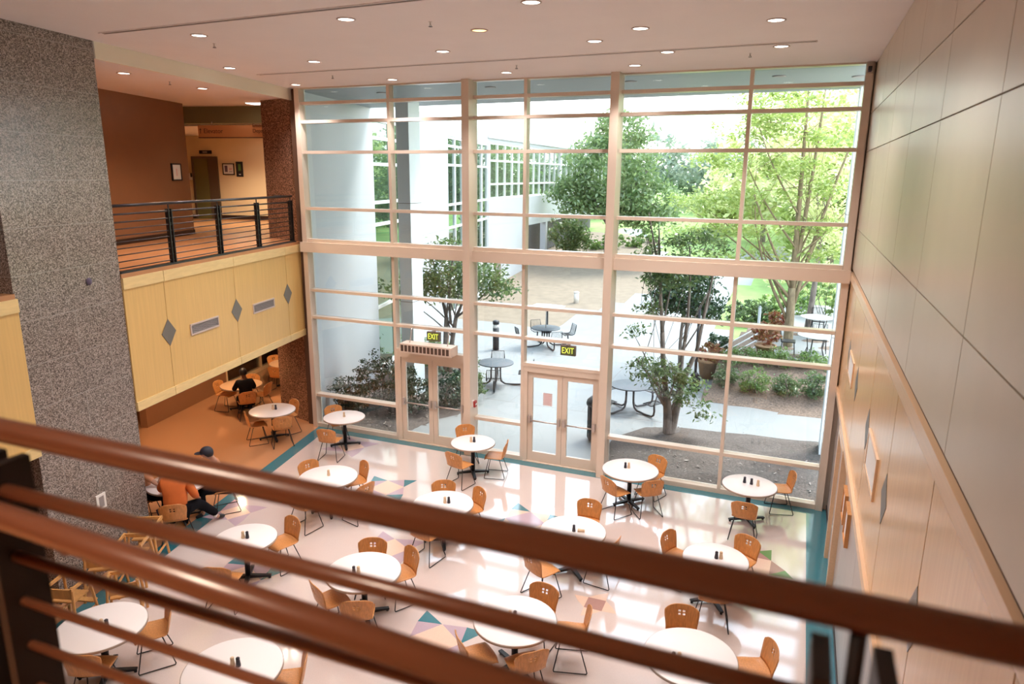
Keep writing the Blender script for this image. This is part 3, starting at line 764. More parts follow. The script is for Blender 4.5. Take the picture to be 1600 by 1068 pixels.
CHAIRS = [
 (-11.42,-.53,-33,'behind the small table beside the brown granite column'),
 (-10.53,-2.02,102,'back to camera, at the small table beside the brown granite column'),
 (-7.75,-.46,-53,'on the glass side of the small table between the doors'),
 (-7.24,-2.12,76,'back to camera, at the small table between the doors'),
 (-6.42,-1.05,-167,'seen from the side, at the small table between the doors'),
 (-12.56,-.52,-110,'between the white table at the balcony edge and the brown column'),
 (-13.04,-1.83,50,'on the balcony side of the white table at the balcony edge'),
 (-11.99,-1.72,138,'straddling the teal border at the white table at the balcony edge'),
 (-14.15,-.50,142,'occupied by the person in black'),
 (-15.67,-.05,10,'facing the brown column across the table of the person in black'),
 (-14.22,.42,-168,'close beside the brown column at the table of the person in black'),
 (-15.24,.92,-75,'across from the person in black, mostly hidden by the tabletop'),
 (-16.2,2.9,-25,'behind the tan table half hidden by the brown column'),
 (-15.2,1.75,100,'in front of the tan table half hidden by the brown column'),
 (-9.76,-3.65,-24,'on the balcony side of the second row table near the teal inlay'),
 (-8.62,-3.23,-125,'facing the camera at the second row table near the teal inlay'),
 (-8.03,-4.10,165,'cut by the top rail, second row table near teal inlay'),
 (-9.05,-4.98,80,'only wire legs showing, at the second row table near the teal inlay'),
 (-6.77,-3.40,-62,'mostly hidden behind the second row table facing the door gap'),
 (-5.95,-3.44,-125,'facing the camera, at the second row table facing the door gap'),
 (-6.42,-5.05,80,'only wire legs showing, at the second row table facing the door gap'),
 (-3.20,-.55,-112,'between the glass and the table beside the second doors'),
 (-3.93,-2.05,55,'on the door side of the table beside the second doors'),
 (-3.05,-1.83,125,'on the wall side of the table beside the second doors'),
 (-.55,-.35,-165,'seen from the side, at the corner table with three shakers'),
 (-1.37,-2.11,89,'back to camera, at the corner table with three shakers'),
 (-3.96,-3.08,-89,'facing the camera behind the table with the toppled shaker'),
 (-3.15,-4.30,172,'barely showing above the top rail at the toppled shaker table'),
 (-4.30,-5.28,60,'only wire legs showing, at the table with the toppled shaker'),
 (-2.48,-3.73,-22,'seen from the side, at the table beside the green inlay'),
 (-1.20,-3.36,-116,'facing the camera, touching the green floor inlay'),
 (-1.55,-5.0,98,'behind the top rail at the table beside the green inlay'),
 (-8.40,-5.72,-108,'facing the camera behind the table near the high chairs'),
 (-8.46,-7.46,108,'between second and third rails at the table near the high chairs'),
 (-6.79,-5.80,-66,'half hidden behind the four chair table between the rails'),
 (-6.02,-5.82,-122,'in full view, facing the camera at the four chair table between rails'),
 (-6.85,-7.24,62,'cut by the second rail at the four chair table, high chair side'),
 (-6.05,-7.36,118,'cut by the second rail at the four chair table, window wall side'),
 (-3.80,-5.95,-96,'facing the camera behind the table beside the mauve inlay'),
 (-3.02,-6.32,-165,'seen from the side at the table beside the mauve inlay'),
 (-3.44,-7.40,134,'below the second rail in front of the table beside the mauve inlay'),
 (-4.42,-7.50,45,'seen edge on below the second rail, near the mauve inlay table'),
 (-1.91,-5.70,-78,'facing the camera behind the large front table by the panelled wall'),
 (-.70,-6.10,-158,'with shining seat, at the large front table by the panelled wall'),
 (-8.35,-8.35,-128,'behind the table beside the dark railing post'),
 (-8.48,-9.60,115,'tucked under the near edge of the table beside the railing post'),
 (-5.98,-8.50,-145,'at the table cut off by the bottom of the picture'),
 (-10.67,-6.20,128,'occupied by the person in the orange shirt'),
 (-10.75,-4.52,-130,'occupied by the person in the dark cap'),
 (-12.25,-5.78,30,'behind the grey granite column at the table with food trays')]
ch0=None
for x,y,a,l in CHAIRS:
    a=math.radians(a); ox,oy=x+.27*math.cos(a),y+.27*math.sin(a)
    if ch0 is None:
        ch0=make_chair(C_+l); ch0.location=(ox,oy,.0045); ch0.rotation_euler=(0,0,a-PI/2)
    else: dup(ch0,(ox,oy,.0045),a-PI/2,C_+l)
# shakers
def make_shaker(name,label,m,capm):
    t = thing(name,label,'shaker',(0,0,0),0,'table shakers'); t.scale=(1.2,1.2,1.2)
    b = MB(); b.lathe([(.024,0),(.026,.01),(.02,.06),(.019,.075)],14); b.build('body',m,t)
    b = MB(); b.lathe([(.020,.075),(.020,.092),(.012,.10),(.001,.101)],14); b.build('lid',capm,t)
    return t
pep=sal=None
def shaker(kind,x,y,lab,tip=False):
    global pep,sal
    z=.747
    if kind=='p':
        if pep is None: pep=make_shaker('pepper_shaker',lab,M['pepper'],M['pepper']); o=pep; o.location=(x,y,z)
        else: o=dup(pep,(x,y,z),0,lab)
    else:
        if sal is None: sal=make_shaker('salt_shaker',lab,M['salt'],M['salt']); o=sal; o.location=(x,y,z)
        else: o=dup(sal,(x,y,z),0,lab)
    if tip: o.rotation_euler=(0,PI/2,.2); o.location.z=z+.026
SH = {1:'the small table closest to the brown granite column',2:'the small table between the two door pairs',3:'the white table at the balcony edge',6:'the table nearest the lilac and teal inlay',7:'the second row table facing the door gap',8:'the table with three chairs beside the second doors',
 10:'the table with the toppled shaker',11:'the table beside the green inlay',12:'the table nearest the high chairs',13:'the four chair table between the rails',14:'the table next to the mauve inlay',15:'the large front table nearest the panelled wall',16:'the table beside the dark railing post',17:'the table cut off by the bottom of the picture'}
SHOFF = {1:('s',0,.0),2:('sp',-.02,.02),3:('sp',.02,.05),6:('s',-.02,.04),7:('sp',.05,.05),8:('ps',-.08,.04),11:('ps',.04,.02),12:('sp',.0,.0),13:('ps',-.06,-.10),14:('sp',-.04,.0),15:('ps',-.15,-.16),16:('sp',.06,-.0),17:('sp',.0,.04)}
for k,(kk,dx,dy) in SHOFF.items():
    x,y=TP[k]
    for i,q in enumerate(kk):
        off = .0 if len(kk)==1 else (-.03 if i==0 else .035)
        shaker(q,x+dx+off,y+dy+off*.35,('black pepper shaker standing on ' if q=='p' else 'cream shaker standing on ')+SH[k])
x,y=TP[10]
shaker('p',x+.02,y-.02,'black pepper shaker standing on the table with the toppled shaker'); shaker('s',x+.08,y+.0,'cream shaker lying on its side on the white table',True)
x,y=TP[9]
shaker('p',x-.10,y+.07,'black shaker on the corner table, first from the doors'); shaker('p',x+.03,y+.04,'black shaker in the middle of three on the corner table'); shaker('s',x+.15,y+.01,'cream shaker on the corner table nearest the wood wall')
# food table
def plate(label,x,y,rz):
    t = thing('food_tray',label,'tray',(x,y,.747),rz,'food trays')
    b = MB(); b.box(-.17,.17,-.12,.12,0,.008); b.box(-.17,.17,-.12,-.11,.008,.022); b.box(-.17,.17,.11,.12,.008,.022); b.box(-.17,-.16,-.11,.11,.008,.022); b.box(.16,.17,-.11,.11,.008,.022); b.build('tray',M['white'],t)
    b = MB(); b.ball((-.03,0,.018),(.09,.07,.018)); b.ball((.09,.03,.016),(.04,.05,.016)); b.build('food',M['food'],t)
    return t
plate('white tray of orange food on the table beside the grey granite column',-11.50,-5.22,.5)
t = thing('magazine','folded printed paper lying beside the food tray','paper',(-11.22,-5.22,.747),.9)
b = MB(); b.box(-.11,.11,-.15,.15,0,.004); b.build('sheet',M['paper'],t)
b = MB(); b.box(-.09,.02,-.12,.02,.004,.005); b.box(.03,.09,-.1,.12,.004,.005); b.build('print',M['vent'],t)
t = thing('drink_cup','bright green cup on the food table beside the grey granite column','cup',(-11.78,-5.42,.747))
b = MB(); b.lathe([(.032,0),(.045,.12),(.043,.12)],16); b.build('cup',M['cupg'],t)
b = MB(); b.tube([(0,0,.1),(.02,0,.2)],.005,6); b.build('straw',M['white'],t)

# high chairs
def make_high(label):
    t = thing('high_chair',label,'high chair',(0,0,0),0,'wooden high chairs')
    for sx in (-1,1):
        for sy in (-1,1):
            b = MB(); top=(sx*.19,sy*.17,.74 if sy<0 else .70); bot=(sx*.24,sy*.25,0)
            b.tube([bot,top],.021,6,False); b.build('leg',M['hchair'],t)
    b = MB(); b.cbox((0,0,.48),(.36,.32,.02)); b.build('seat',M['hchair'],t)
    b = MB(); b.cbox((0,-.17,.62),(.36,.018,.16),0,.1); b.build('backrest',M['hchair'],t)
    for s in (-1,1):
        b = MB(); b.cbox((s*.2,.0,.71),(.028,.42,.045)); b.build('armrest',M['hchair'],t)
        b = MB(); b.cbox((s*.215,.0,.20),(.02,.42,.035)); b.build('stretcher',M['hchair'],t)
    b = MB(); b.cbox((0,.2,.70),(.42,.03,.05)); b.build('front_bar',M['hchair'],t)
    b = MB(); b.cbox((0,.23,.28),(.42,.1,.02)); b.build('footrest',M['hchair'],t)
    return t
h0 = make_high('wooden high chair at the foot of the grey granite column, nearest the orange shirt'); h0.location=(-10.72,-6.72,.0045); h0.rotation_euler=(0,0,.5)
dup(h0,(-10.42,-7.22,.0045),.5,'wooden high chair in the middle of the group under the second rail')
dup(h0,(-10.55,-7.66,.0045),.62,'wooden high chair against the grey granite column, cut by the second rail')
dup(h0,(-10.25,-8.45,.0045),.3,'wooden high chair beside the dark railing post, behind the lower rails')
dup(h0,(-9.62,-8.05,.0045),.8,'wooden high chair just behind the white table beside the dark railing post')

# ------------------------------------------------------------------ people
def skin_obj(name, chains, mm, parent, sub=2):
    """chains: lists of (xyz, radius); points equal in place are joined"""
    vs, rs, es, ix = [], [], [], {}
    for ch in chains:
        prev=None
        for p,r in ch:
            k=tuple(round(q,4) for q in p)
            if k not in ix: ix[k]=len(vs); vs.append(p); rs.append(r)
            i=ix[k]
            if prev is not None and prev!=i: es.append((prev,i))
            prev=i
    me = bpy.data.meshes.new(name); me.from_pydata(vs,es,[]); me.update()
    o = bpy.data.objects.new(name,me); COL.objects.link(o)
    o.modifiers.new('skin','SKIN'); 
    sv = me.skin_vertices[0].data
    for i,r in enumerate(rs):
        rr = r if isinstance(r,tuple) else (r,r)
        sv[i].radius=rr; sv[i].use_root=(i==0)
    s = o.modifiers.new('sub','SUBSURF'); s.levels=sub; s.render_levels=sub
    dg = bpy.context.evaluated_depsgraph_get()
    m2 = bpy.data.meshes.new_from_object(o.evaluated_get(dg)); o.modifiers.clear(); o.data=m2
    m2.polygons.foreach_set('use_smooth',[True]*len(m2.polygons)); m2.materials.clear(); m2.materials.append(mm)
    if parent: o.parent=parent
    return o
def hand(w, d, side):
    """palm and five fingers from wrist w along unit d"""
    w=Vector(w); d=Vector(d).normalized(); s=d.cross(Vector((0,0,1)))
    if s.length<.1: s=Vector((1,0,0))
    s.normalize(); s*=side; n=d.cross(s).normalized()
    if n.z>0: n=-n
    palm=w+d*.085; ch=[[(tuple(w),.026),(tuple(w+d*.045),(.036,.018)),(tuple(palm),(.040,.015))]]
    for k,l in enumerate((.062,.074,.070,.054)):
        q=palm+s*(.030-.020*k); p1=q+d*l*.55+n*.008; p2=q+d*l+n*.028
        ch.append([(tuple(palm),(.040,.015)),(tuple(q+d*.012),.0095),(tuple(p1),.0088),(tuple(p2),.0075)])
    tb=w+d*.045
    ch.append([(tuple(tb),(.036,.018)),(tuple(tb+s*.042+d*.02),.0105),(tuple(tb+s*.055+d*.055),.009)])
    return ch
def person(label, loc, rz, skin, shirt, pants, hair, lean, arms, legs, head_tilt=(0,.03), short=False, cap=None, sc=1.0, bulk=1.0):
    t0 = None
    L_=lean
    pel=(0,-.02,.56); sp=(0,.0+L_*.35,.74); chs=(0,L_*.75,.96); nk=(0,L_+.0,1.11); hb=(head_tilt[0]*.5,L_+.02+head_tilt[1]*.5,1.18); hm=(head_tilt[0],L_+.04+head_tilt[1],1.265); ht=(head_tilt[0],L_+.03+head_tilt[1],1.335)
    body=[[(pel,(.15,.12)),(sp,(.135,.105)),(chs,(.15,.11)),(nk,.054),(hb,.062),(hm,(.082,.096)),(ht,(.062,.07))]]
    body.append([(hm,(.082,.096)),((hm[0],hm[1]+.088,hm[2]-.03),.02),((hm[0],hm[1]+.112,hm[2]-.035),.011)])   # nose
    for s in (-1,1): body.append([(hm,(.082,.096)),((hm[0]+s*.085,hm[1]-.005,hm[2]-.02),.016),((hm[0]+s*.096,hm[1]-.015,hm[2]-.005),.010)])  # ears
    shc=[[(pel,(.165,.13)),(sp,(.155,.12)),(chs,(.168,.125)),((nk[0],nk[1]-.01,nk[2]-.035),.075)]]
    shc=[[(p,(r[0]*bulk,r[1]*bulk) if isinstance(r,tuple) else r*(bulk if r>.1 else 1)) for p,r in ch] for ch in shc]; ptc=[]
    qb=1+(bulk-1)*.7
    for s,(el,wr) in zip((-1,1),arms):
        sh=(s*.175,L_*.85,1.025)
        d=Vector(wr)-Vector(el)
        fa=[(chs,(.15,.11)),(sh,.058),(el,.043),(tuple(Vector(el)+d*.4),.04),(wr,.026)]
        body.append(fa); body+=hand(wr,d,-s)
        c2=[(chs,(.168*bulk,.125*bulk)),(sh,.075*qb),(el,.058*qb)]
        if not short: c2.append((tuple(Vector(el)+d*.93),.04))
        else: c2[-1]=(tuple(Vector(sh)*.35+Vector(el)*.65),.062)
        shc.append(c2)
    shoes=[]
    for s,(kn,an,toe) in zip((-1,1),legs):
        hip=(s*.09,.02,.53)
        body.append([(pel,(.15,.12)),(hip,.085),(kn,.056),(an,.036),(tuple(Vector(an)+(Vector(toe)-Vector(an))*.5),.034),(toe,.026)])
        ptc.append([(pel,(.165*qb,.125*qb)),(hip,.103*qb),(kn,.078*qb),(tuple(Vector(an)+Vector((0,0,.05))),.060*qb)])
        shoes.append([(tuple(Vector(an)+Vector((0,0,-.005))),.046),(tuple(Vector(an)*.5+Vector(toe)*.5),(.046,.04)),(toe,(.04,.03))])
    b=skin_obj('person',body,skin,None); tag(b,label,'person'); b.location=loc; b.rotation_euler=(0,0,rz); b.scale=(sc,sc,sc)
    skin_obj('shirt',shc,shirt,b); skin_obj('trousers',ptc,pants,b)
    for q in shoes: skin_obj('shoe',[q],M['shoe'],b)
    h=MB(); 
    # hair shell: covers the back and top of the skull
    vs,fs=[],[]
    n,m=18,9
    for j in range(m+1):
        ph=PI*.66*j/m
        for k in range(n):
            th=2*PI*k/n
            f=max(0,math.sin(th))   # front: shorter
            p2=ph*(1-.45*f)
            vs.append((hm[0]+.101*math.sin(p2)*math.cos(th),hm[1]-.01+.118*math.sin(p2)*math.sin(th),hm[2]+.0+.122*math.cos(p2)))
    for j in range(m):
        for k in range(n): fs.append((j*n+k,j*n+(k+1)%n,(j+1)*n+(k+1)%n,(j+1)*n+k))
    h.add(vs,fs,True); h.build('hair',hair,b)
    for s in (-1,1):
        e_=MB(); e_.ball((hm[0]+s*.033,hm[1]+.088,hm[2]+.0),(.012,.008,.008),8,6); e_.build('eye',M['hairb'],b)
    mo=MB(); mo.ball((hm[0],hm[1]+.088,hm[2]-.075),(.024,.008,.007),8,6); mo.build('mouth',M['inkr'],b)
    if cap:
        c=MB(); vs,fs=[],[]
        for j in range(8):
            ph=PI*.52*j/7
            for k in range(20):
                th=2*PI*k/20; vs.append((hm[0]+.110*math.sin(ph)*math.cos(th),hm[1]+.125*math.sin(ph)*math.sin(th),hm[2]+.02+.115*math.cos(ph)))
        for j in range(7):
            for k in range(20): fs.append((j*20+k,j*20+(k+1)%20,(j+1)*20+(k+1)%20,(j+1)*20+k))
        c.add(vs,fs,True)
        c.build('cap',cap,b)
        v=MB(); pts=[(hm[0]+.095*math.cos(a),hm[1]+.06+.16*math.sin(a)) for a in [PI*i/10 for i in range(11)]]
        v.prism(pts,hm[2]+.012,hm[2]+.022); v.build('cap_visor',cap,b)
    return b
def at_chair(x,y,a): a=math.radians(a); return (x+.27*math.cos(a)+.02*math.cos(a),y+.27*math.sin(a)+.02*math.sin(a),-.02),a-PI/2
stdlegs=[((-.13,.40,.53),(-.13,.40,.09),(-.14,.55,.035)),((.13,.40,.53),(.13,.38,.09),(.14,.53,.035))]
loc,rz=at_chair(-14.15,-.5,142)
pb=person('person in a black jacket seated at the tan table, seen from behind',loc,rz,M['skind'],M['suit'],M['pants'],M['hairb'],.12,
 [((-.27,.22,.80),(-.16,.46,.80)),((.27,.22,.80),(.14,.46,.80))],stdlegs,(0,.06),False,None,1.0,1.15)
loc,rz=at_chair(-10.67,-6.2,128)
po=person('person in an orange shirt seated with back to the camera, one leg stretched out',loc,rz,M['skin'],M['orange'],M['pants'],M['hairbr'],.20,
 [((-.27,.32,.82),(-.12,.56,.80)),((.30,.12,.76),(.30,.34,.62))],[((-.13,.40,.53),(-.15,.36,.09),(-.16,.50,.035)),((.30,.36,.50),(.56,.56,.10),(.66,.68,.05))],(0,.12),False,None,1.06,1.32)
sk=skin_obj('sock',[[((.50,.515,.17),.05),((.555,.555,.105),.05)]],M['sock'],po)
loc,rz=at_chair(-10.75,-4.52,-130)
pc=person('person in a dark cap and peach shirt, mostly behind the top rail',loc,rz,M['skin'],M['peachs'],M['pants'],M['hairb'],.12,
 [((-.26,.26,.80),(-.1,.48,.80)),((.26,.26,.80),(.1,.48,.80))],stdlegs,(.0,.08),True,M['capn'])
loc,rz=at_chair(-12.25,-5.78,30)
pd=person('person mostly hidden behind the grey granite column, one bare forearm raised over the table',loc,rz,M['skin'],M['peachs'],M['pants'],M['hairbr'],.10,
 [((-.22,.28,.80),(-.08,.46,.80)),((.20,.34,.80),(.10,.40,1.02))],stdlegs,(0,.05),True)

# ------------------------------------------------------------------ outside
def hgt(x,y): return max(0.0,(y-15)*.055) if y<90 else 75*.055+(y-90)*.02
def inpoly(x,y,P):
    r=False; j=len(P)-1
    for i in range(len(P)):
        if (P[i][1]>y)!=(P[j][1]>y) and x<(P[j][0]-P[i][0])*(y-P[i][1])/(P[j][1]-P[i][1])+P[i][0]: r=not r
        j=i
    return r
SAND=[(-17.2,12.2),(-14.9,13.5),(-12.4,12.0),(-11.2,12.5),(-10.2,16.5),(-9.4,19.5),(-7.5,25.5),(-8.6,30),(-10.5,36),(-11.5,43),(-17,46),(-23,46),(-23,14)]
PATH=[(-9.4,19.5),(-10.2,16.5),(-11.2,12.5),(-3,12.5),(-4.05,19.3),(-4.3,23),(-3.2,28.5),(-1.0,36),(3,45),(.5,46),(-5.5,36),(-7,30),(-7.5,25.5)]
PATH2=[(-8.6,30),(-7.5,27),(-8.5,33),(-11.4,41),(-15,50),(-17,50),(-12.4,41)]
def build_ground():
    b=MB(); xs=np.arange(-40,42,.8); ys=np.concatenate([np.arange(12,46,.5),np.arange(46,130,3)])
    nx,ny=len(xs),len(ys)
    V=[(x,y,hgt(x,y)-.06 if y<14.01 else hgt(x,y)) for y in ys for x in xs]
    b.v=V
    for j in range(ny-1):
        for i in range(nx-1):
            cx,cy=(xs[i]+xs[i+1])/2,(ys[j]+ys[j+1])/2
            b.f.append((j*nx+i,j*nx+i+1,(j+1)*nx+i+1,(j+1)*nx+i)); b.s.append(True)
            b.m.append(1 if inpoly(cx,cy,SAND) else 2 if (inpoly(cx,cy,PATH) or inpoly(cx,cy,PATH2)) else 0)
    return b.build('ground',[M['lawn'],M['sand'],M['conc']],kind='structure')
build_ground()
b=MB(); b.prism([(-16.6,.1),(6,.1),(6,14.2),(-10.2,14.2),(-11.6,14.0),(-12.8,14.4),(-14.6,15.4),(-16.6,15.6)],-.3,-.02); b.build('patio',M['conc'],kind='structure')
# control joints scored in the patio
b=MB()
for y in (3.9,6.6,9.6,12.4): b.box(-13,-3.4,y-.008,y+.008,-.02,-.0185)
for x in (-11.2,-8.4,-6.2): b.box(x-.008,x+.008,4,14,-.02,-.0185)
b.build('patio_joints',M['slot'],kind='structure')
def bed(name,poly,z0,z1,mm,res=.22,amp=.04,hf=None):
    """mounded planting bed with uneven surface"""
    xs=[p[0] for p in poly]; ys=[p[1] for p in poly]
    nx=int((max(xs)-min(xs))/res)+1; ny=int((max(ys)-min(ys))/res)+1
    b=MB(); idx={}
    def vid(i,j):
        if (i,j) not in idx:
            x=min(xs)+i*res; y=min(ys)+j*res
            d=1e9
            for k in range(len(poly)):
                A_=Vector(poly[k]); B_=Vector(poly[(k+1)%len(poly)]); P_=Vector((x,y)); ab=B_-A_; tt=max(0,min(1,(P_-A_).dot(ab)/ab.length_squared)); d=min(d,(P_-A_-ab*tt).length)
            e_=min(1,d/.5); z=z0+(z1-z0)*e_+(amp*(math.sin(3.1*x+1.7*y)+math.sin(5.3*y-2.2*x))*.5)*e_
            if hf: z+=hf(x,y)
            idx[(i,j)]=len(b.v); b.v.append((x,y,z))
        return idx[(i,j)]
    for j in range(ny):
        for i in range(nx):
            cx=min(xs)+(i+.5)*res; cy=min(ys)+(j+.5)*res
            if inpoly(cx,cy,poly):
                b.f.append((vid(i,j),vid(i+1,j),vid(i+1,j+1),vid(i,j+1))); b.s.append(True); b.m.append(0)
    return b.build(name,mm,kind='structure')
bed('planting_bed_near',[(-4.95,.12),(-5.0,1.3),(-4.75,2.6),(-4.3,3.4),(-3.3,3.75),(-1.5,3.95),(.6,4.1),(.6,.12)],-.03,.05,[M['mulch']],.11,.05)
bed('planting_bed_doors',[(-12.5,.12),(-9.95,.12),(-9.7,1.2),(-9.2,2.4),(-9.5,3.6),(-10.4,4.6),(-11.0,6.6),(-12.3,7.8),(-14,7.6)],-.03,.06,[M['mulch']],.14,.05)
def terr(x,y): return max(0,min(.8,(y-6.2)*.26))
bed('planting_bed_slope',[(-3.2,6.25),(-2.2,6.1),(0,5.85),(4,5.7),(7,5.7),(7,14.4),(-2.4,14.4),(-2.9,10.5),(-3.0,8)],-.04,.04,[M['mulchl']],.18,.05,terr)
b=MB(); b.prism([(-1.75,9.0),(7,9.0),(7,20),(-1.2,20)],.0,.86); b.build('patio_terrace',M['conc'],kind='structure')
# fallen leaves on the near beds
def litter(name,label,poly,n,z):
    b=MB(); k=0
    while k<n:
        x=random.uniform(min(p[0] for p in poly),max(p[0] for p in poly)); y=random.uniform(min(p[1] for p in poly),max(p[1] for p in poly))
        if not inpoly(x,y,poly): continue
        a=random.uniform(0,6.3); s=random.uniform(.03,.075); q=random.uniform(-.02,.03)
        c_,s_=math.cos(a)*s,math.sin(a)*s
        b.add([(x-c_,y-s_,z),(x+s_*.35,y-c_*.35,z+q+.01),(x+c_,y+s_,z+.012),(x-s_*.35,y+c_*.35,z+q)],[(0,1,2,3)]); k+=1
    o=b.build(name,M['litter']); tag(o,label,'leaf litter',None,'stuff')
M['litter']=mat('dry_leaves',(.24,.205,.18),.7,var=.4,vscale=3)
litter('leaf_litter','scattered dry leaves on the dark mulch outside the glass beside the wood wall',[(-4.6,.3),(-4.3,2.2),(.3,2.4),(.3,.3)],170,.07)
litter('leaf_litter','scattered dry leaves on the dark mulch outside the glass near the heater doors',[(-12.2,.3),(-9.9,.3),(-9.3,2.2),(-12.2,1.6)],110,.075)

# canopy and its piers
b=MB(); b.prism([(-13.35,.14),(-13.9,4.9),(.9,4.0),(.9,.14)],8.46,9.0); b.build('canopy',M['cgrey'],kind='structure')
for i,(x,y) in enumerate([(-10.85,1.35),(-7.82,1.16),(-4.55,1.16),(-1.59,1.27),(-.12,1.8)]):
    t=thing('canopy_downlight','small dark canopy downlight outside above the glass, number %s from the balcony side'%['one','two','three','four','five'][i],'ceiling light',(x,y,8.46),0,'downlights under the outside canopy')
    b=MB(); b.lathe([(.13,0),(.13,-.015),(.10,-.018)],20); b.build('ring',M['vent'],t)
    b=MB(); b.lathe([(.10,-.012),(.01,-.014)],20); b.build('lens',M['ink'],t)
M['pier']=mat('pale_pier_panel',(.74,.81,.84),.45)
def pier(name,x0,x1,y0,y1):
    b=MB(); b.mi=0; b.box(x0,x1,y0,y1,-.1,8.46); b.mi=1
    for z in (2.9,5.7): b.box(x0-.003,x1+.003,y0-.003,y1+.003,z-.008,z+.008)
    return b.build(name,[M['pier'],M['slot']],kind='structure')
pier('column_pier_1',-11.48,-11.08,3.0,3.62); pier('column_pier_2',.0,.4,3.0,3.62)

# the long wing: white panels and ribbon windows along the slanted side
def facade(name,label,Mx,segs,z0,z1,gl='bglass',wv=.05):
    t=thing(name,label,'building'); t.matrix_world=Mx
    for s in segs:
        kind,u0,u1=s[:3]
        if kind=='wall':
            b=MB(); b.mi=0; b.box(u0,u1,0,.35,z0,z1); b.mi=1
            for z in s[3] if len(s)>3 else (): b.box(u0,u1,-.003,0,z-.008,z+.008)
            b.build('wall_panel',[M['bwhite'],M['vent']],t)
        else:
            za,zb,rows,ncol=s[3:7]
            if za>z0+.02: b=MB(); b.box(u0,u1,0,.35,z0,za); b.build('wall_panel',M['bwhite'],t)
            if zb<z1-.02: b=MB(); b.box(u0,u1,0,.35,zb,z1); b.build('wall_panel',M['bwhite'],t)
            b=MB(); w=.05
            for z in rows: b.box(u0,u1,.04,.16,z-w,z+w)
            for k in range(ncol+1):
                x=u0+(u1-u0)*k/ncol; b.box(x-wv,x+wv,.03,.16,za,zb)
            wn=b.build('window_band',M['bframe'],t)
            b=MB(); b.box(u0,u1,.10,.13,za,zb); b.build('pane',M[gl],wn)
    return t
facade('building_wing','white panelled wing with green reflecting windows running away beside the glass wall',ML,
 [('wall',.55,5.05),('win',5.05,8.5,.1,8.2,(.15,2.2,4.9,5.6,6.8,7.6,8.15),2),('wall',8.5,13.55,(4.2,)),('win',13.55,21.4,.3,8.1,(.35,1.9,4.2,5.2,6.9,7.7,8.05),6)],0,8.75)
Pb=PL(21.4,0)
MBD=Matrix.Translation((Pb.x,Pb.y,0)) @ Matrix.Rotation(math.radians(92.5),4,'Z')
bb=facade('building_bridge','low white building with a long band of grid windows beyond the bare soil',MBD,
 [('wall',.0,.3),('win',.3,6.4,5.2,8.2,(5.25,6.0,7.25,8.15),5),('wall',6.4,6.9),('win',6.9,14.0,5.2,8.2,(5.25,6.0,7.25,8.15),6),('wall',14.0,14.5),('win',14.5,28,5.2,8.2,(5.25,6.0,7.25,8.15),9)],3.4,8.4,'bglassl',.024)
b=MB(); b.box(-.2,28,-.08,.5,8.4,8.52); b.build('roof_edge',M['bgrey'],bb)
b=MB(); b.box(0,6.2,.0,.35,-.2,3.4); b.build('wall_panel',M['bwhite'],bb)
b=MB(); b.box(10.7,11.1,.0,.4,.2,3.4); b.build('support_pillar',M['bwhite'],bb)
b=MB(); b.box(1.1,1.9,-.04,0,.2,2.3); b.build('service_door',M['slot'],bb)
b=MB(); b.box(6.2,28,1.0,1.3,0,3.4); b.box(6.0,6.2,.35,1.0,0,3.4); b.build('underpass_wall',M['stone'],bb)
t=thing('wall_lamp','small domed wall lamp glowing beside the far service door','lamp'); t.matrix_world=MBD@Matrix.Translation((2.45,-.02,2.3))
b=MB(); b.lathe([(.04,.12),(.2,.0),(.2,-.02)],16,(0,-.2,0)); b.build('shade',M['vent'],t)
b=MB(); b.ball((0,-.2,-.03),.08); b.build('bulb',M['lampw'],t)
b=MB(); b.box(-.05,.05,-.2,0,.06,.1); b.build('bracket',M['vent'],t)

# outdoor tables with attached seats
def make_picnic(label,angs):
    t=thing('outdoor_table',label,'table',(0,0,-.02),0,'outdoor metal tables')
    b=MB(); b.lathe([(.55,.715),(.565,.72),(.565,.745),(.55,.75),(.01,.752)],40); b.build('tabletop',M['utop'],t)
    for a in angs:
        R_=Matrix.Rotation(math.radians(a),4,'Z')
        b=MB(R_); b.tube([(.14,0,.71),(.15,0,.25),(.19,0,.12),(.30,0,.05),(.62,0,.03),(.86,0,.04),(.93,0,.10),(.95,0,.22),(.93,0,.40)],.029,8); b.build('support_tube',M['umetal'],t)
        s=MB(R_)
        # wire seat and back
        for k in range(9):
            y=-.20+.05*k
            s.tube([(.74,y,.43),(.80,y,.445),(1.02,y,.43),(1.10,y,.46),(1.15,y,.60),(1.19,y,.80)],.006,5)
        s.tube([(.73,-.22,.425),(.80,-.22,.44),(1.03,-.22,.425),(1.12,-.22,.46),(1.17,-.22,.62),(1.21,-.20,.82),(1.21,.20,.82),(1.17,.22,.62),(1.12,.22,.46),(1.03,.22,.425),(.80,.22,.44),(.73,.22,.425),(.73,-.22,.425)],.014,6)
        s.build('wire_seat',M['umetal'],t)
    return t
pk=make_picnic('round grey metal table with attached wire seats just outside between the door pairs',[20,110,200,290]); pk.location=(-9.46,5.31,-.02)
dup(pk,(-9.76,10.89,-.02),math.radians(20),'round grey metal table with wire seats under the flat white parasol')
dup(pk,(-4.98,4.6,-.02),math.radians(38),'round grey metal table with wire seats behind the small tree and trash can')
t=thing('parasol','flat square white parasol on a thin pole standing in the farthest metal table','parasol',(-9.76,10.89,.74))
b=MB(); b.tube([(0,0,0),(0,0,.86)],.018,8); b.build('pole',M['white'],t)
b=MB(); b.add([(-.62,-.55,.80),(.62,-.55,.80),(.62,.55,.80),(-.62,.55,.80),(0,0,.93)],[(0,1,4),(1,2,4),(2,3,4),(3,0,4),(3,2,1,0)]); b.build('canopy',M['white'],t)
t=thing('marker_post','short white post standing on the bare soil beyond the parasol','post',(-11.1,19.3,.20))
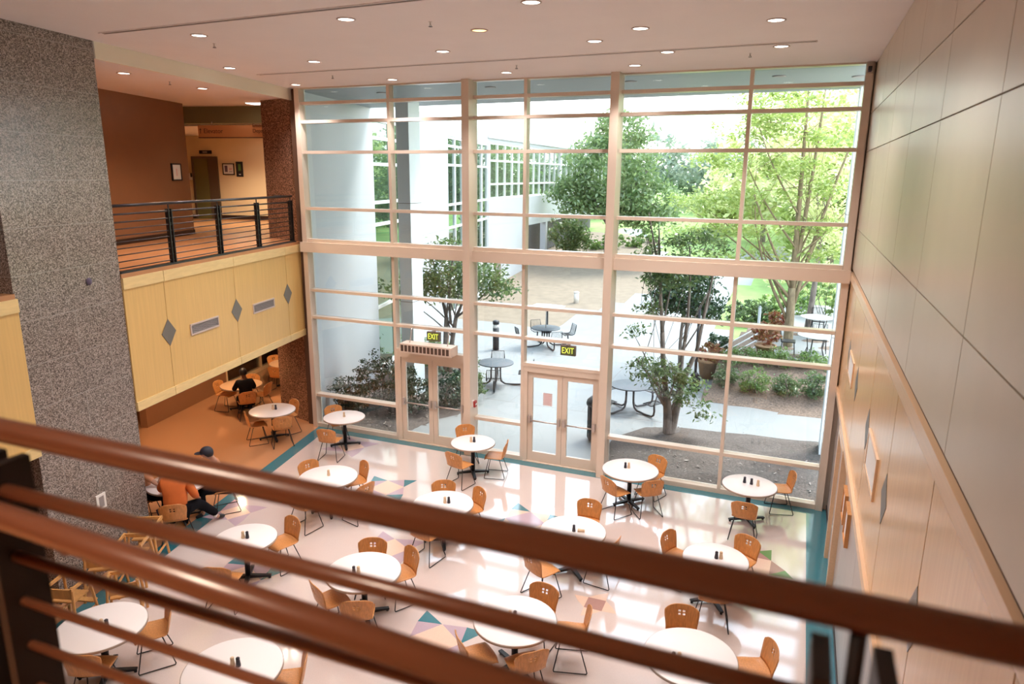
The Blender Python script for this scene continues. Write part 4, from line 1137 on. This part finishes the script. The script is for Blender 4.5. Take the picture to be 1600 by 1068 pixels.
b=MB(); b.lathe([(.13,0),(.13,.52),(.10,.55)],14); b.build('tube',M['white'],t)
b=MB(); b.lathe([(.15,.55),(.13,.60),(.02,.62)],14); b.build('cap',M['white'],t)
t=thing('ash_receptacle','dark blue grey standing ash bin behind the farthest metal table','bin',(-10.55,13.3,-.02))
b=MB(); b.lathe([(.2,0),(.22,.12),(.05,.3),(.04,.9),(.05,.95)],16); b.build('body',M['umetal'],t)
b=MB(); b.lathe([(.07,.95),(.04,1.02)],12); b.build('cap',M['umetal'],t)
t=thing('bollard_light','dark round bollard light with a pale band on the patio','bollard',(-11.32,9.6,-.02))
b=MB(); b.lathe([(.12,0),(.12,.85)],20); b.build('post',M['umetal'],t)
b=MB(); b.lathe([(.11,.85),(.11,1.0)],20); b.build('light_band',M['paper'],t)
b=MB(); b.lathe([(.125,1.0),(.125,1.12),(.06,1.15)],20); b.build('cap',M['umetal'],t)
t=thing('trash_can','tall dark slatted trash can just outside the second doors','trash can',(-5.18,1.95,-.02))
b=MB()
b.lathe([(.26,.04),(.26,.95)],24)
for k in range(22):
    a=2*PI*k/22; b.cbox((.275*math.cos(a),.275*math.sin(a),.50),(.012,.045,.84),a)
b.build('slatted_body',M['umetal'],t)
b=MB(); b.lathe([(.31,.93),(.32,.97),(.30,1.05),(.20,1.14),(.13,1.16)],24); b.build('lid',M['umetal'],t)
b=MB(); b.lathe([(.12,1.155),(.01,1.158)],18); b.build('opening',M['ink'],t)
b=MB()
for k in range(3):
    a=2*PI*k/3; b.lathe([(.04,0),(.04,.05)],8,(.2*math.cos(a),.2*math.sin(a),0))
b.build('foot',M['umetal'],t)
t=thing('lamp_post','black lamp post with square base on the patio behind the small tree','lamp post',(-3.55,7.4,-.02))
b=MB(); b.cbox((0,0,.03),(.36,.36,.06)); b.cbox((0,0,.25),(.28,.28,.40)); b.lathe([(.15,.44),(.06,.56)],12); b.build('base',M['black'],t)
b=MB(); b.tube([(0,0,.5),(0,0,2.6)],.045,10); b.build('pole',M['umetal'],t)
b=MB(); b.lathe([(.06,2.6),(.05,2.68),(.02,2.7)],12); b.build('cap',M['black'],t)
# terrace tables and chairs
def make_ptable(label):
    t=thing('patio_table',label,'table',(0,0,0),0,'pale tables on the raised terrace')
    b=MB(); b.lathe([(.53,.70),(.55,.705),(.55,.735),(.53,.74),(.01,.741)],36); b.build('tabletop',M['uwhite'],t)
    for k in range(4):
        a=PI/4+k*PI/2; b=MB(); b.tube([(.38*math.cos(a),.38*math.sin(a),.70),(.30*math.cos(a),.30*math.sin(a),.3),(.42*math.cos(a),.42*math.sin(a),0)],.016,6); b.build('leg',M['umetal'],t)
    return t
p_=make_ptable('pale round table on the raised terrace, nearer one beside the outside pier'); p_.location=(-.14,9.6,.86)
dup(p_,(-.08,12.9,.86),.4,'pale round table on the raised terrace, farther one beside the outside pier')
def make_pchair(label):
    t=thing('patio_chair',label,'chair',(0,0,0),0,'dark chairs on the raised terrace')
    b=MB(); b.cbox((0,0,.43),(.46,.44,.03)); b.build('seat',M['umetal'],t)
    b=MB(); 
    for k in range(7): b.tube([(-.18+.06*k,-.21,.44),(-.18+.06*k,-.27,.86)],.007,5)
    b.tube([(-.22,-.21,.44),(-.22,-.28,.88),(.22,-.28,.88),(.22,-.21,.44)],.014,6); b.build('backrest',M['umetal'],t)
    for sx in (-1,1):
        for sy in (-1,1):
            b=MB(); b.tube([(sx*.2,sy*.18,.42),(sx*.23,sy*.22,0)],.014,6); b.build('leg',M['umetal'],t)
    return t
c_=make_pchair('dark metal chair at the nearer terrace table, by the maple trunk'); c_.location=(-.95,9.75,.86); c_.rotation_euler=(0,0,-PI/2)
dup(c_,(-.0,13.75,.86),PI,'dark metal chair behind the farther terrace table'); dup(c_,(-.0,10.45,.86),PI,'dark metal chair between the two terrace tables')
t=thing('stair_handrail','white metal handrail with four sloping bars beside the terrace steps','handrail',(0,0,0))
for k in range(4):
    b=MB(); b.tube([(-3.0,9.3,.95-.22*k),(-1.95,9.9,1.62-.22*k)],.022,8); b.build('bar',M['bframe'],t)
for (x,y,z0,z1) in [(-3.0,9.3,.2,.97),(-1.95,9.9,.7,1.66)]:
    b=MB(); b.tube([(x,y,z0),(x,y,z1)],.028,8); b.build('post',M['bframe'],t)
t=thing('sign_post','thin pale metal post beside the terrace planters','post',(-1.98,11.4,.5))
b=MB(); b.tube([(0,0,0),(0,0,1.55)],.05,8); b.build('pole',M['bgrey'],t)
b=MB(); b.lathe([(.06,1.55),(.02,1.6)],8); b.build('cap',M['bgrey'],t)
b=MB()
for k in range(4): b.box(-2.9+k*.28,-2.62+k*.28,9.35+k*.15,11.2+k*.15,0,.2+.2*k)
b.build('patio_steps',M['slot'],kind='structure')

# ------------------------------------------------------------------ plants
def leaves(blobs, n, size, flat=.0, clump=.28, nclump=None):
    """small folded leaf quads gathered in clumps inside ellipsoids"""
    vol=np.array([b[3]*b[4]*b[5] for b in blobs])**.7; vol/=vol.sum()
    V=[];
    for (cx,cy,cz,rx,ry,rz),f in zip(blobs,vol):
        m=max(8,int(n*f)); nc=nclump or max(6,m//26)
        u=RNG.normal(size=(nc,3)); u/=np.linalg.norm(u,axis=1)[:,None]
        r=RNG.uniform(.35,1,size=(nc,1))**.6
        cc=u*r
        ci=RNG.integers(0,nc,size=m)
        p=cc[ci]*np.array([rx,ry,rz])+np.array([cx,cy,cz])+RNG.normal(size=(m,3))*clump*np.array([1,1,.55 if flat else .8])
        V.append(p)
    P=np.concatenate(V); m=len(P)
    nrm=RNG.normal(size=(m,3)); nrm[:,2]=np.abs(nrm[:,2])*.7+flat; nrm/=np.linalg.norm(nrm,axis=1)[:,None]
    t=RNG.normal(size=(m,3)); t-=nrm*(t*nrm).sum(1)[:,None]; t/=np.linalg.norm(t,axis=1)[:,None]
    bt=np.cross(nrm,t)
    s=(size*RNG.uniform(.6,1.3,size=m))[:,None]
    q=np.stack([P-t*s, P+bt*s*.42+nrm*s*.12, P+t*s, P-bt*s*.42+nrm*s*.12],1).reshape(-1,3)
    return q
def foliage(name, q, mm, parent):
    m=len(q)//4
    me=bpy.data.meshes.new(name)
    me.vertices.add(4*m); me.vertices.foreach_set('co',q.astype(np.float32).ravel())
    me.loops.add(4*m); me.loops.foreach_set('vertex_index',np.arange(4*m,dtype=np.int32))
    me.polygons.add(m); me.polygons.foreach_set('loop_start',np.arange(0,4*m,4,dtype=np.int32)); me.polygons.foreach_set('loop_total',np.full(m,4,dtype=np.int32))
    me.update(calc_edges=True); me.validate(); me.materials.append(mm)
    o=bpy.data.objects.new(name,me); COL.objects.link(o); o.parent=parent
    return o
def branchy(b, p0, p1, r0, r1, bend=.12, n=6):
    p0,p1=Vector(p0),Vector(p1); d=p1-p0; pts=[]; rs=[]
    o=Vector((random.uniform(-1,1),random.uniform(-1,1),0))*d.length*bend
    for i in range(n+1):
        f=i/n; pts.append(p0+d*f+o*math.sin(PI*f)); rs.append(r0+(r1-r0)*f)
    b.tube(pts,rs,8); return pts
def tree(name,label,loc,trunks,blobs,n,size,lf,bark,flat=0,clump=.3,group=None,twigs=0,cat='tree'):
    t=thing(name,label,cat,loc,0,group)
    b=MB(); ends=[]
    for tr in trunks:
        pts=branchy(b,*tr); ends.append((pts,tr[3]))
    for k in range(twigs):
        pts,r=random.choice(ends); p=random.choice(pts[len(pts)//2:]); bl=random.choice(blobs)
        tgt=Vector((bl[0]+random.uniform(-.7,.7)*bl[3],bl[1]+random.uniform(-.7,.7)*bl[4],bl[2]+random.uniform(-.5,.6)*bl[5]))
        branchy(b,p,tgt,max(.009,r*.45),.004,.10,5)
    b.build('trunk',bark,t)
    foliage('foliage',leaves(blobs,n,size,flat,clump),lf,t)
    return t
# the light maple beside the terrace
tree('maple_tree','tall light green maple behind the terrace filling the last window bays',(-.95,10.9,.86),
 [((0,0,-.5),(-.05,.1,2.0),.17,.13,.02),((-.05,.1,2.0),(-.15,.2,8.4),.11,.035,.01),((-.02,.1,2.4),(.35,.4,8.4),.08,.03,.02),((.05,.1,1.5),(1.25,.5,6.6),.075,.03,.04),((-.05,.1,1.9),(-1.55,-.3,5.2),.055,.02,.05),((-.05,.1,2.3),(-2.9,.4,4.4),.04,.012,.06),((-.1,.1,3.4),(-2.1,.8,6.5),.04,.012,.05),((-.1,.1,3.0),(1.5,.2,4.8),.035,.012,.05),((-.12,.1,4.5),(-1.6,-.2,7.4),.035,.012,.04)],
 [(-.4,.2,8.0,1.9,1.6,.7),(-1.7,.0,7.2,1.3,1.3,.38),(.7,.4,6.9,1.1,1.3,.4),(-2.2,.2,6.2,1.5,1.4,.34),(-.4,.3,5.9,1.3,1.4,.32),(-3.1,.0,4.9,1.4,1.3,.30),(-1.4,-.2,5.0,1.1,1.2,.28),(1.0,.5,5.3,1.0,1.2,.32),(-3.5,.0,3.7,1.2,1.1,.28),(-1.9,.3,3.9,1.2,1.3,.28),(.5,.4,4.1,1.0,1.2,.28),(-2.7,.2,2.7,1.3,1.2,.28),(-1.2,.8,3.0,1.0,1.1,.25),(1.0,.5,3.1,.7,1.0,.25)],
 8600,.095,M['lf_maple'],M['barkl'],1.0,.2,twigs=34)
tree('maple_tree','second slimmer trunk with yellow green leaves just behind the maple beside the pier',(-.35,14.2,.86),
 [((0,0,-.4),(.1,0,5.5),.13,.04,.02)],[(0,.5,5.4,1.6,1.5,1.6),(-.9,.5,7.6,2.0,1.6,1.2),(.3,.4,3.4,.9,1.2,1.0)],3600,.13,M['lf_yel'],M['bark'],.6,.3,twigs=12)
# multi stem small tree in the near bed
tree('small_tree','small multi stemmed tree in the mulch bed right outside the glass',(-3.6,3.05,0),
 [((0,0,-.1),(-.10,.0,1.0),.15,.10,.03),((.05,0,-.1),(.22,.05,1.0),.14,.09,.03),((-.1,0,1.0),(-.35,.3,2.6),.075,.06,.04),((-.35,.3,2.6),(-.62,.5,5.2),.055,.02,.03),((.22,.05,1.0),(.55,.2,2.2),.075,.055,.04),((.55,.2,2.2),(.85,.5,4.6),.05,.02,.03),((.22,.05,1.0),(.22,.35,2.4),.06,.045,.04),((.22,.35,2.4),(.15,.6,4.8),.045,.02,.03),((-.1,0,1.0),(-.95,.1,1.9),.05,.025,.05),((-.62,.5,4.4),(-.9,.5,5.6),.03,.012,.03)],
 [(-.30,-.1,1.55,.70,.5,.32),(-.15,-.2,1.75,.5,.4,.25),(-.75,.1,1.75,.35,.35,.14),(.35,-.1,1.25,.5,.4,.35),(.85,-.2,.75,.18,.2,.35),(-.1,.5,4.1,.75,.6,.5),(.4,.6,4.7,.9,.6,.5),(-.7,.5,4.3,.45,.4,.6),(-.85,.4,3.2,.35,.3,.2),(-1.05,.2,2.6,.25,.25,.12)],
 4600,.062,M['lf_myr'],M['bark'],.3,.12,twigs=18)
tree('dark_tree','dense dark green small tree standing on the patio behind the multi stemmed tree',(-4.15,8.4,-.02),
 [((0,0,0),(0,0,2.4),.07,.04,.03),((0,0,.9),(.3,.1,3.0),.04,.02,.05)],[(0,0,3.0,.95,.8,.85),(.5,0,2.5,.6,.6,.5),(-.55,0,2.6,.55,.6,.5)],3600,.085,M['lf_dark'],M['bark'],.2,.2,twigs=14)
# crape myrtle between the first and second bays
tree('crape_myrtle','multi trunk tree with arching leafy branches outside above the heater doors',(-11.55,5.9,0),
 [((0,0,-.1),(.05,0,1.9),.10,.075,.04),((.15,0,-.1),(.35,.1,1.9),.10,.07,.05),((.05,0,1.9),(-.6,.2,4.0),.06,.02,.05),((.35,.1,1.9),(.9,.2,3.9),.06,.02,.05),((.2,0,1.7),(.2,.5,4.4),.05,.02,.05),((.35,.1,1.9),(1.9,.2,3.3),.04,.012,.08)],
 [(-.9,.1,2.95,.95,.7,.55),(.2,.2,3.7,1.0,.8,.8),(1.1,.1,3.3,.9,.7,.6),(1.9,.1,2.9,.7,.5,.35),(-.2,.2,2.9,.9,.7,.4),(-1.5,.0,2.6,.5,.5,.3)],
 4800,.08,M['lf_myr'],M['bark'],.3,.2,twigs=22)
# shrubs
def shrub(label,loc,rx,ry,rz,n,size,lf,name='shrub',group=None,stems=6):
    tr=[((random.uniform(-.1,.1),random.uniform(-.1,.1),-.05),(random.uniform(-.7,.7)*rx,random.uniform(-.7,.7)*ry,rz*random.uniform(1.2,1.7)),.02,.007,.1) for _ in range(stems)]
    return tree(name,label,loc,tr,[(0,0,rz,rx,ry,rz*.95),(rx*.4,0,rz*.8,rx*.6,ry*.7,rz*.7),(-rx*.4,0,rz*.75,rx*.6,ry*.7,rz*.7)],n,size,lf,M['bark'],.2,.07,group,0,'shrub')
shrub('dark glossy shrub behind the first window, closest to the white wing',(-12.1,1.2,.0),.52,.5,.55,2000,.05,M['lf_camel'])
shrub('tallest dark glossy shrub behind the first window, in the middle',(-11.45,2.0,.0),.85,.7,.85,2600,.05,M['lf_camel'])
shrub('dark glossy shrub behind the first window, against the heater doors',(-10.55,1.75,.0),.7,.6,.7,2000,.05,M['lf_camel'])
shrub('grey green shrub seen through the leaf of the heater doors nearer the brown column',(-9.85,2.6,.0),.6,.55,.66,1800,.05,M['lf_camel'])
shrub('round green shrub at the edge of the bed seen through the heater doors',(-9.55,3.5,.0),.52,.5,.62,1700,.05,M['lf_shrub'])
b_=thing('hedge','clipped bright green hedge between the shrubs and the white wing','hedge',(-12.55,6.2,0))
b=MB()
for k in range(5): b.tube([(-.6+.3*k,0,-.05),(-.6+.3*k,.05,.7)],.02,6)
b.build('stems',M['bark'],b_)
q=leaves([(0,0,.55,.95,.5,.55),(.5,0,.55,.6,.5,.55),(-.5,0,.55,.6,.5,.55)],2600,.05,.2,.08); foliage('foliage',q,M['lf_hedge'],b_)
for i,(x,y,rx,rz,lf,lab) in enumerate([(-2.55,7.25,.42,.36,'lf_shrub','loose light green shrub on the mulch slope beside the lamp post'),(-1.75,7.0,.45,.42,'lf_hedge','bright green shrub in the middle of the mulch slope'),(-.92,7.0,.40,.38,'lf_shrub','grey green shrub on the mulch slope below the maple'),(-.12,7.1,.42,.42,'lf_shrub','grey green shrub on the mulch slope against the outside pier'),
  (.75,7.2,.7,.6,'lf_dark','dark shrub behind the outside pier'),(-2.3,8.6,.6,.32,'lf_hedge','low wide shrub under the white handrail'),(-1.2,8.7,.5,.32,'lf_hedge','low spreading shrub between handrail and maple trunk'),(-.2,8.7,.5,.32,'lf_hedge','low spreading shrub in front of the nearer terrace table')]):
    shrub(lab,(x,y,terr(x,y)),rx,.42,rz,1300,.045,M[lf])
for i,(x,y,rx,rz,lf,lab) in enumerate([(.6,17.0,1.6,1.5,'lf_hedge','tall bright green hedge bush beyond the farther terrace table'),(-1.3,19,1.3,.75,'lf_hedge','rounded green bush beyond the terrace at the lawn edge'),(-2.7,18,1.1,.55,'lf_shrub','low grey green bush at the lawn edge above the handrail'),(-.2,22,2.2,1.4,'lf_yel','yellow green bush bank at the back of the terrace')]):
    shrub(lab,(x,y,hgt(x,y)),rx,1.0,rz,2600,.085,M[lf])
for i,(x,y,r,lab) in enumerate([(-15.0,36.5,.75,'small round clipped bush beside the path, first from the underpass'),(-13.9,37.0,.8,'round clipped bush beside the path, second from the underpass'),(-14.3,39.5,.9,'round clipped bush behind the pair beside the path'),(-12.5,38.5,.8,'round clipped bush just right of the thick post'),(-11.9,41.0,.9,'round clipped bush farther up the path'),(-16.2,34.5,.6,'small round clipped bush under the big tree')]):
    shrub(lab,(x,y,hgt(x,y)-.1),r,r,r*.62,900,.10,M['lf_hedge'],'round_bush','round clipped bushes along the path')
# potted plants
def pot(label,loc,r,h,lf,hr,n=500):
    t=thing('flower_pot',label,'flower pot',loc,0,'terracotta pots by the terrace')
    b=MB(); b.lathe([(r*.7,0),(r*.95,h*.86),(r*1.08,h*.87),(r*1.08,h),(r*.9,h),(r*.85,h*.9)],20); b.build('pot',M['terra'],t)
    q=leaves([(0,0,h+hr*.5,r*1.35,r*1.35,hr*.7)],n,.075,.3,.06); foliage('leaves',q,M[lf],t)
pot('terracotta pot of red leaved plants at the corner of the mulch slope',(-3.35,8.9,.0),.34,.62,'lf_red',.5)
pot('terracotta pot of dark plants beside the foot of the white handrail',(-3.3,11.0,.0),.34,.62,'lf_dark',.3)
pot('pot of red and green leaves at the top of the terrace steps',(-1.62,9.25,.86),.32,.35,'lf_red',.55)
pot('pot of yellow and red leaves farther back on the terrace',(-1.5,12.4,.86),.34,.4,'lf_red',.45)
# big trees and woodland
tree('oak_tree','big rounded green tree in front of the low white building',(-12.6,31,.7),
 [((0,0,-.5),(0,0,4.0),.28,.2,.03),((0,0,3.0),(-2.5,.5,6.0),.14,.05,.06),((0,0,3.0),(2.4,.2,6.2),.14,.05,.06),((0,0,3.8),(.2,0,8.5),.15,.04,.04)],
 [(0,0,6.3,3.2,2.6,2.4),(-2.3,-.3,4.6,1.7,1.6,1.3),(2.5,-.3,4.3,2.1,1.7,1.4),(-.2,-.6,4.2,2.4,1.8,1.0),(.6,0,8.4,2.0,1.7,1.3),(2.9,-.5,3.3,1.5,1.4,.8),(.8,-.8,3.3,1.2,1.2,.6)],
 12500,.165,M['lf_oak'],M['bark'],.2,.34,twigs=18)
tree('evergreen_tree','dark bushy tree hiding the edge of the underpass',(-16.0,33.0,.8),[((0,0,-.3),(0,0,2.4),.12,.05,.03)],[(0,0,1.8,1.3,1.2,1.7),(.8,0,1.1,.9,.9,1.0)],2600,.13,M['lf_myr'],M['bark'],.2,.22,twigs=6)
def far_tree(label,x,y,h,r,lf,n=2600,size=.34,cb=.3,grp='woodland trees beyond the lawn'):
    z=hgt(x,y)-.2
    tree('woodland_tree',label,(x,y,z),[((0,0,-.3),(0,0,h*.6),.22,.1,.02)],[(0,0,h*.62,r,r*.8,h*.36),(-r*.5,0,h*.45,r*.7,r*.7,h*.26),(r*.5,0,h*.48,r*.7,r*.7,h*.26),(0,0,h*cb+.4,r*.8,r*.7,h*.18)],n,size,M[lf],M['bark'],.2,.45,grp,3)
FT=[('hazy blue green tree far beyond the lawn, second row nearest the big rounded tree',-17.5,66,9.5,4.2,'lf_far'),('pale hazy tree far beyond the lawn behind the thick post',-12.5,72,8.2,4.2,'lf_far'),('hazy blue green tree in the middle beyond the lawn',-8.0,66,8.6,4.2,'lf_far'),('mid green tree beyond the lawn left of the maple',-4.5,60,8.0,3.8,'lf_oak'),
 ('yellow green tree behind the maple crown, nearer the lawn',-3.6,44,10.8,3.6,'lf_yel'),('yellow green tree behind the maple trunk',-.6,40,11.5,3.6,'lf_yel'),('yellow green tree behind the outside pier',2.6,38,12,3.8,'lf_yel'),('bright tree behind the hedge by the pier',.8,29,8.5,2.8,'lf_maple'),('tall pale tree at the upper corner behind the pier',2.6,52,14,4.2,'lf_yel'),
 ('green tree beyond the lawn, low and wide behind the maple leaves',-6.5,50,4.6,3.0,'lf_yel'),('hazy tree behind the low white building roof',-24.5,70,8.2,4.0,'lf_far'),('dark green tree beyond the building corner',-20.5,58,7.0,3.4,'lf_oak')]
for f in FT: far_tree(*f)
# trees facing the wing (mirrored in its windows)
for i,(x,y,h) in enumerate([(9,22,11),(12,12,10),(13,30,13)]):
    pass

# ------------------------------------------------------------------ light
w=bpy.data.worlds.new('sky'); S.world=w; w.use_nodes=True; nt=w.node_tree; N,L=nt.nodes,nt.links
bg=N['Background']; tc=N.new('ShaderNodeTexCoord'); sp=N.new('ShaderNodeSeparateXYZ'); L.new(tc.outputs['Generated'],sp.inputs[0])
rp=N.new('ShaderNodeValToRGB'); rp.color_ramp.elements[0].position=0; rp.color_ramp.elements[0].color=(1,1,.98,1); rp.color_ramp.elements[1].position=.8; rp.color_ramp.elements[1].color=(.62,.78,1,1)
L.new(sp.outputs[2],rp.inputs[0]); L.new(rp.outputs[0],bg.inputs[0]); bg.inputs[1].default_value=4.1
def light(name,kind,loc,energy,col,**k):
    d=bpy.data.lights.new(name,kind); d.energy=energy; d.color=col
    for a,v in k.items(): setattr(d,a,v)
    o=bpy.data.objects.new(name,d); COL.objects.link(o); o.location=loc; return o
sun=light('sun','SUN',(0,0,30),6.8,(1,.96,.88),angle=math.radians(22))
sd=Vector((.42,.75,1.35)).normalized(); sun.rotation_euler=sd.to_track_quat('Z','Y').to_euler()
for i,(x,y) in enumerate(DL): light('downlight_beam','SPOT',(x,y,CEIL-.05),185,(1,.905,.885),spot_size=math.radians(120),spot_blend=.7,shadow_soft_size=.12)
for p in ((-12.75,-4.42,8.2),(-13.2,-2.1,8.2)): light('balcony_beam','SPOT',p,210,(1,.72,.5),spot_size=math.radians(130),spot_blend=.8,shadow_soft_size=.12)
light('corridor_beam','SPOT',tuple(PL(1.15,1.8,8.2)),90,(1,.85,.68),spot_size=math.radians(140),spot_blend=.8,shadow_soft_size=.2)
light('corridor_beam','SPOT',tuple(PL(4.9,4.6,7.6)),420,(1,.84,.62),spot_size=math.radians(150),spot_blend=.8,shadow_soft_size=.2)
for u,wv in ((-6.5,1.8),(-3.2,2.2),(.2,2.4),(3.0,1.8),(-4.5,5.5)): light('cafe_beam','SPOT',tuple(PL(u,wv,2.62)),135,(1,.66,.38),spot_size=math.radians(150),spot_blend=.8,shadow_soft_size=.1)
for x in (-9,-6.4,-4,-1.6): light('downlight_beam','SPOT',(x,-8.9,CEIL-.05),170,(1,.93,.86),spot_size=math.radians(120),spot_blend=.7,shadow_soft_size=.12)  # unseen lamps without fixtures, added to brighten the near wall and tables
for x in (-4.9,-2.0): light('gallery_beam','SPOT',(x,-15.3,8.3),470,(1,.78,.6),spot_size=math.radians(92),spot_blend=.8,shadow_soft_size=.12)
# ------------------------------------------------------------------ camera
cd=bpy.data.cameras.new('camera'); cam=bpy.data.objects.new('camera',cd); COL.objects.link(cam); S.camera=cam
cam.location=(-.884,-14.4926,6.5); cam.rotation_euler=tuple(math.radians(a) for a in (76.675,-.478,22.188))
cd.sensor_fit='HORIZONTAL'; cd.sensor_width=36; cd.lens=1101.04/1600*36; cd.clip_start=.05; cd.clip_end=400
cd.dof.use_dof=True; cd.dof.focus_distance=14.5; cd.dof.aperture_fstop=2.4
S.view_settings.view_transform='Standard'; S.view_settings.look='None'; S.view_settings.exposure=0.5; S.view_settings.gamma=1; S.view_settings.use_curve_mapping=False
S.cycles.use_denoising=True; S.cycles.max_bounces=8; S.cycles.diffuse_bounces=4; S.cycles.glossy_bounces=4; S.cycles.transparent_max_bounces=16
S.cycles.caustics_reflective=False; S.cycles.caustics_refractive=False; S.cycles.sample_clamp_indirect=6
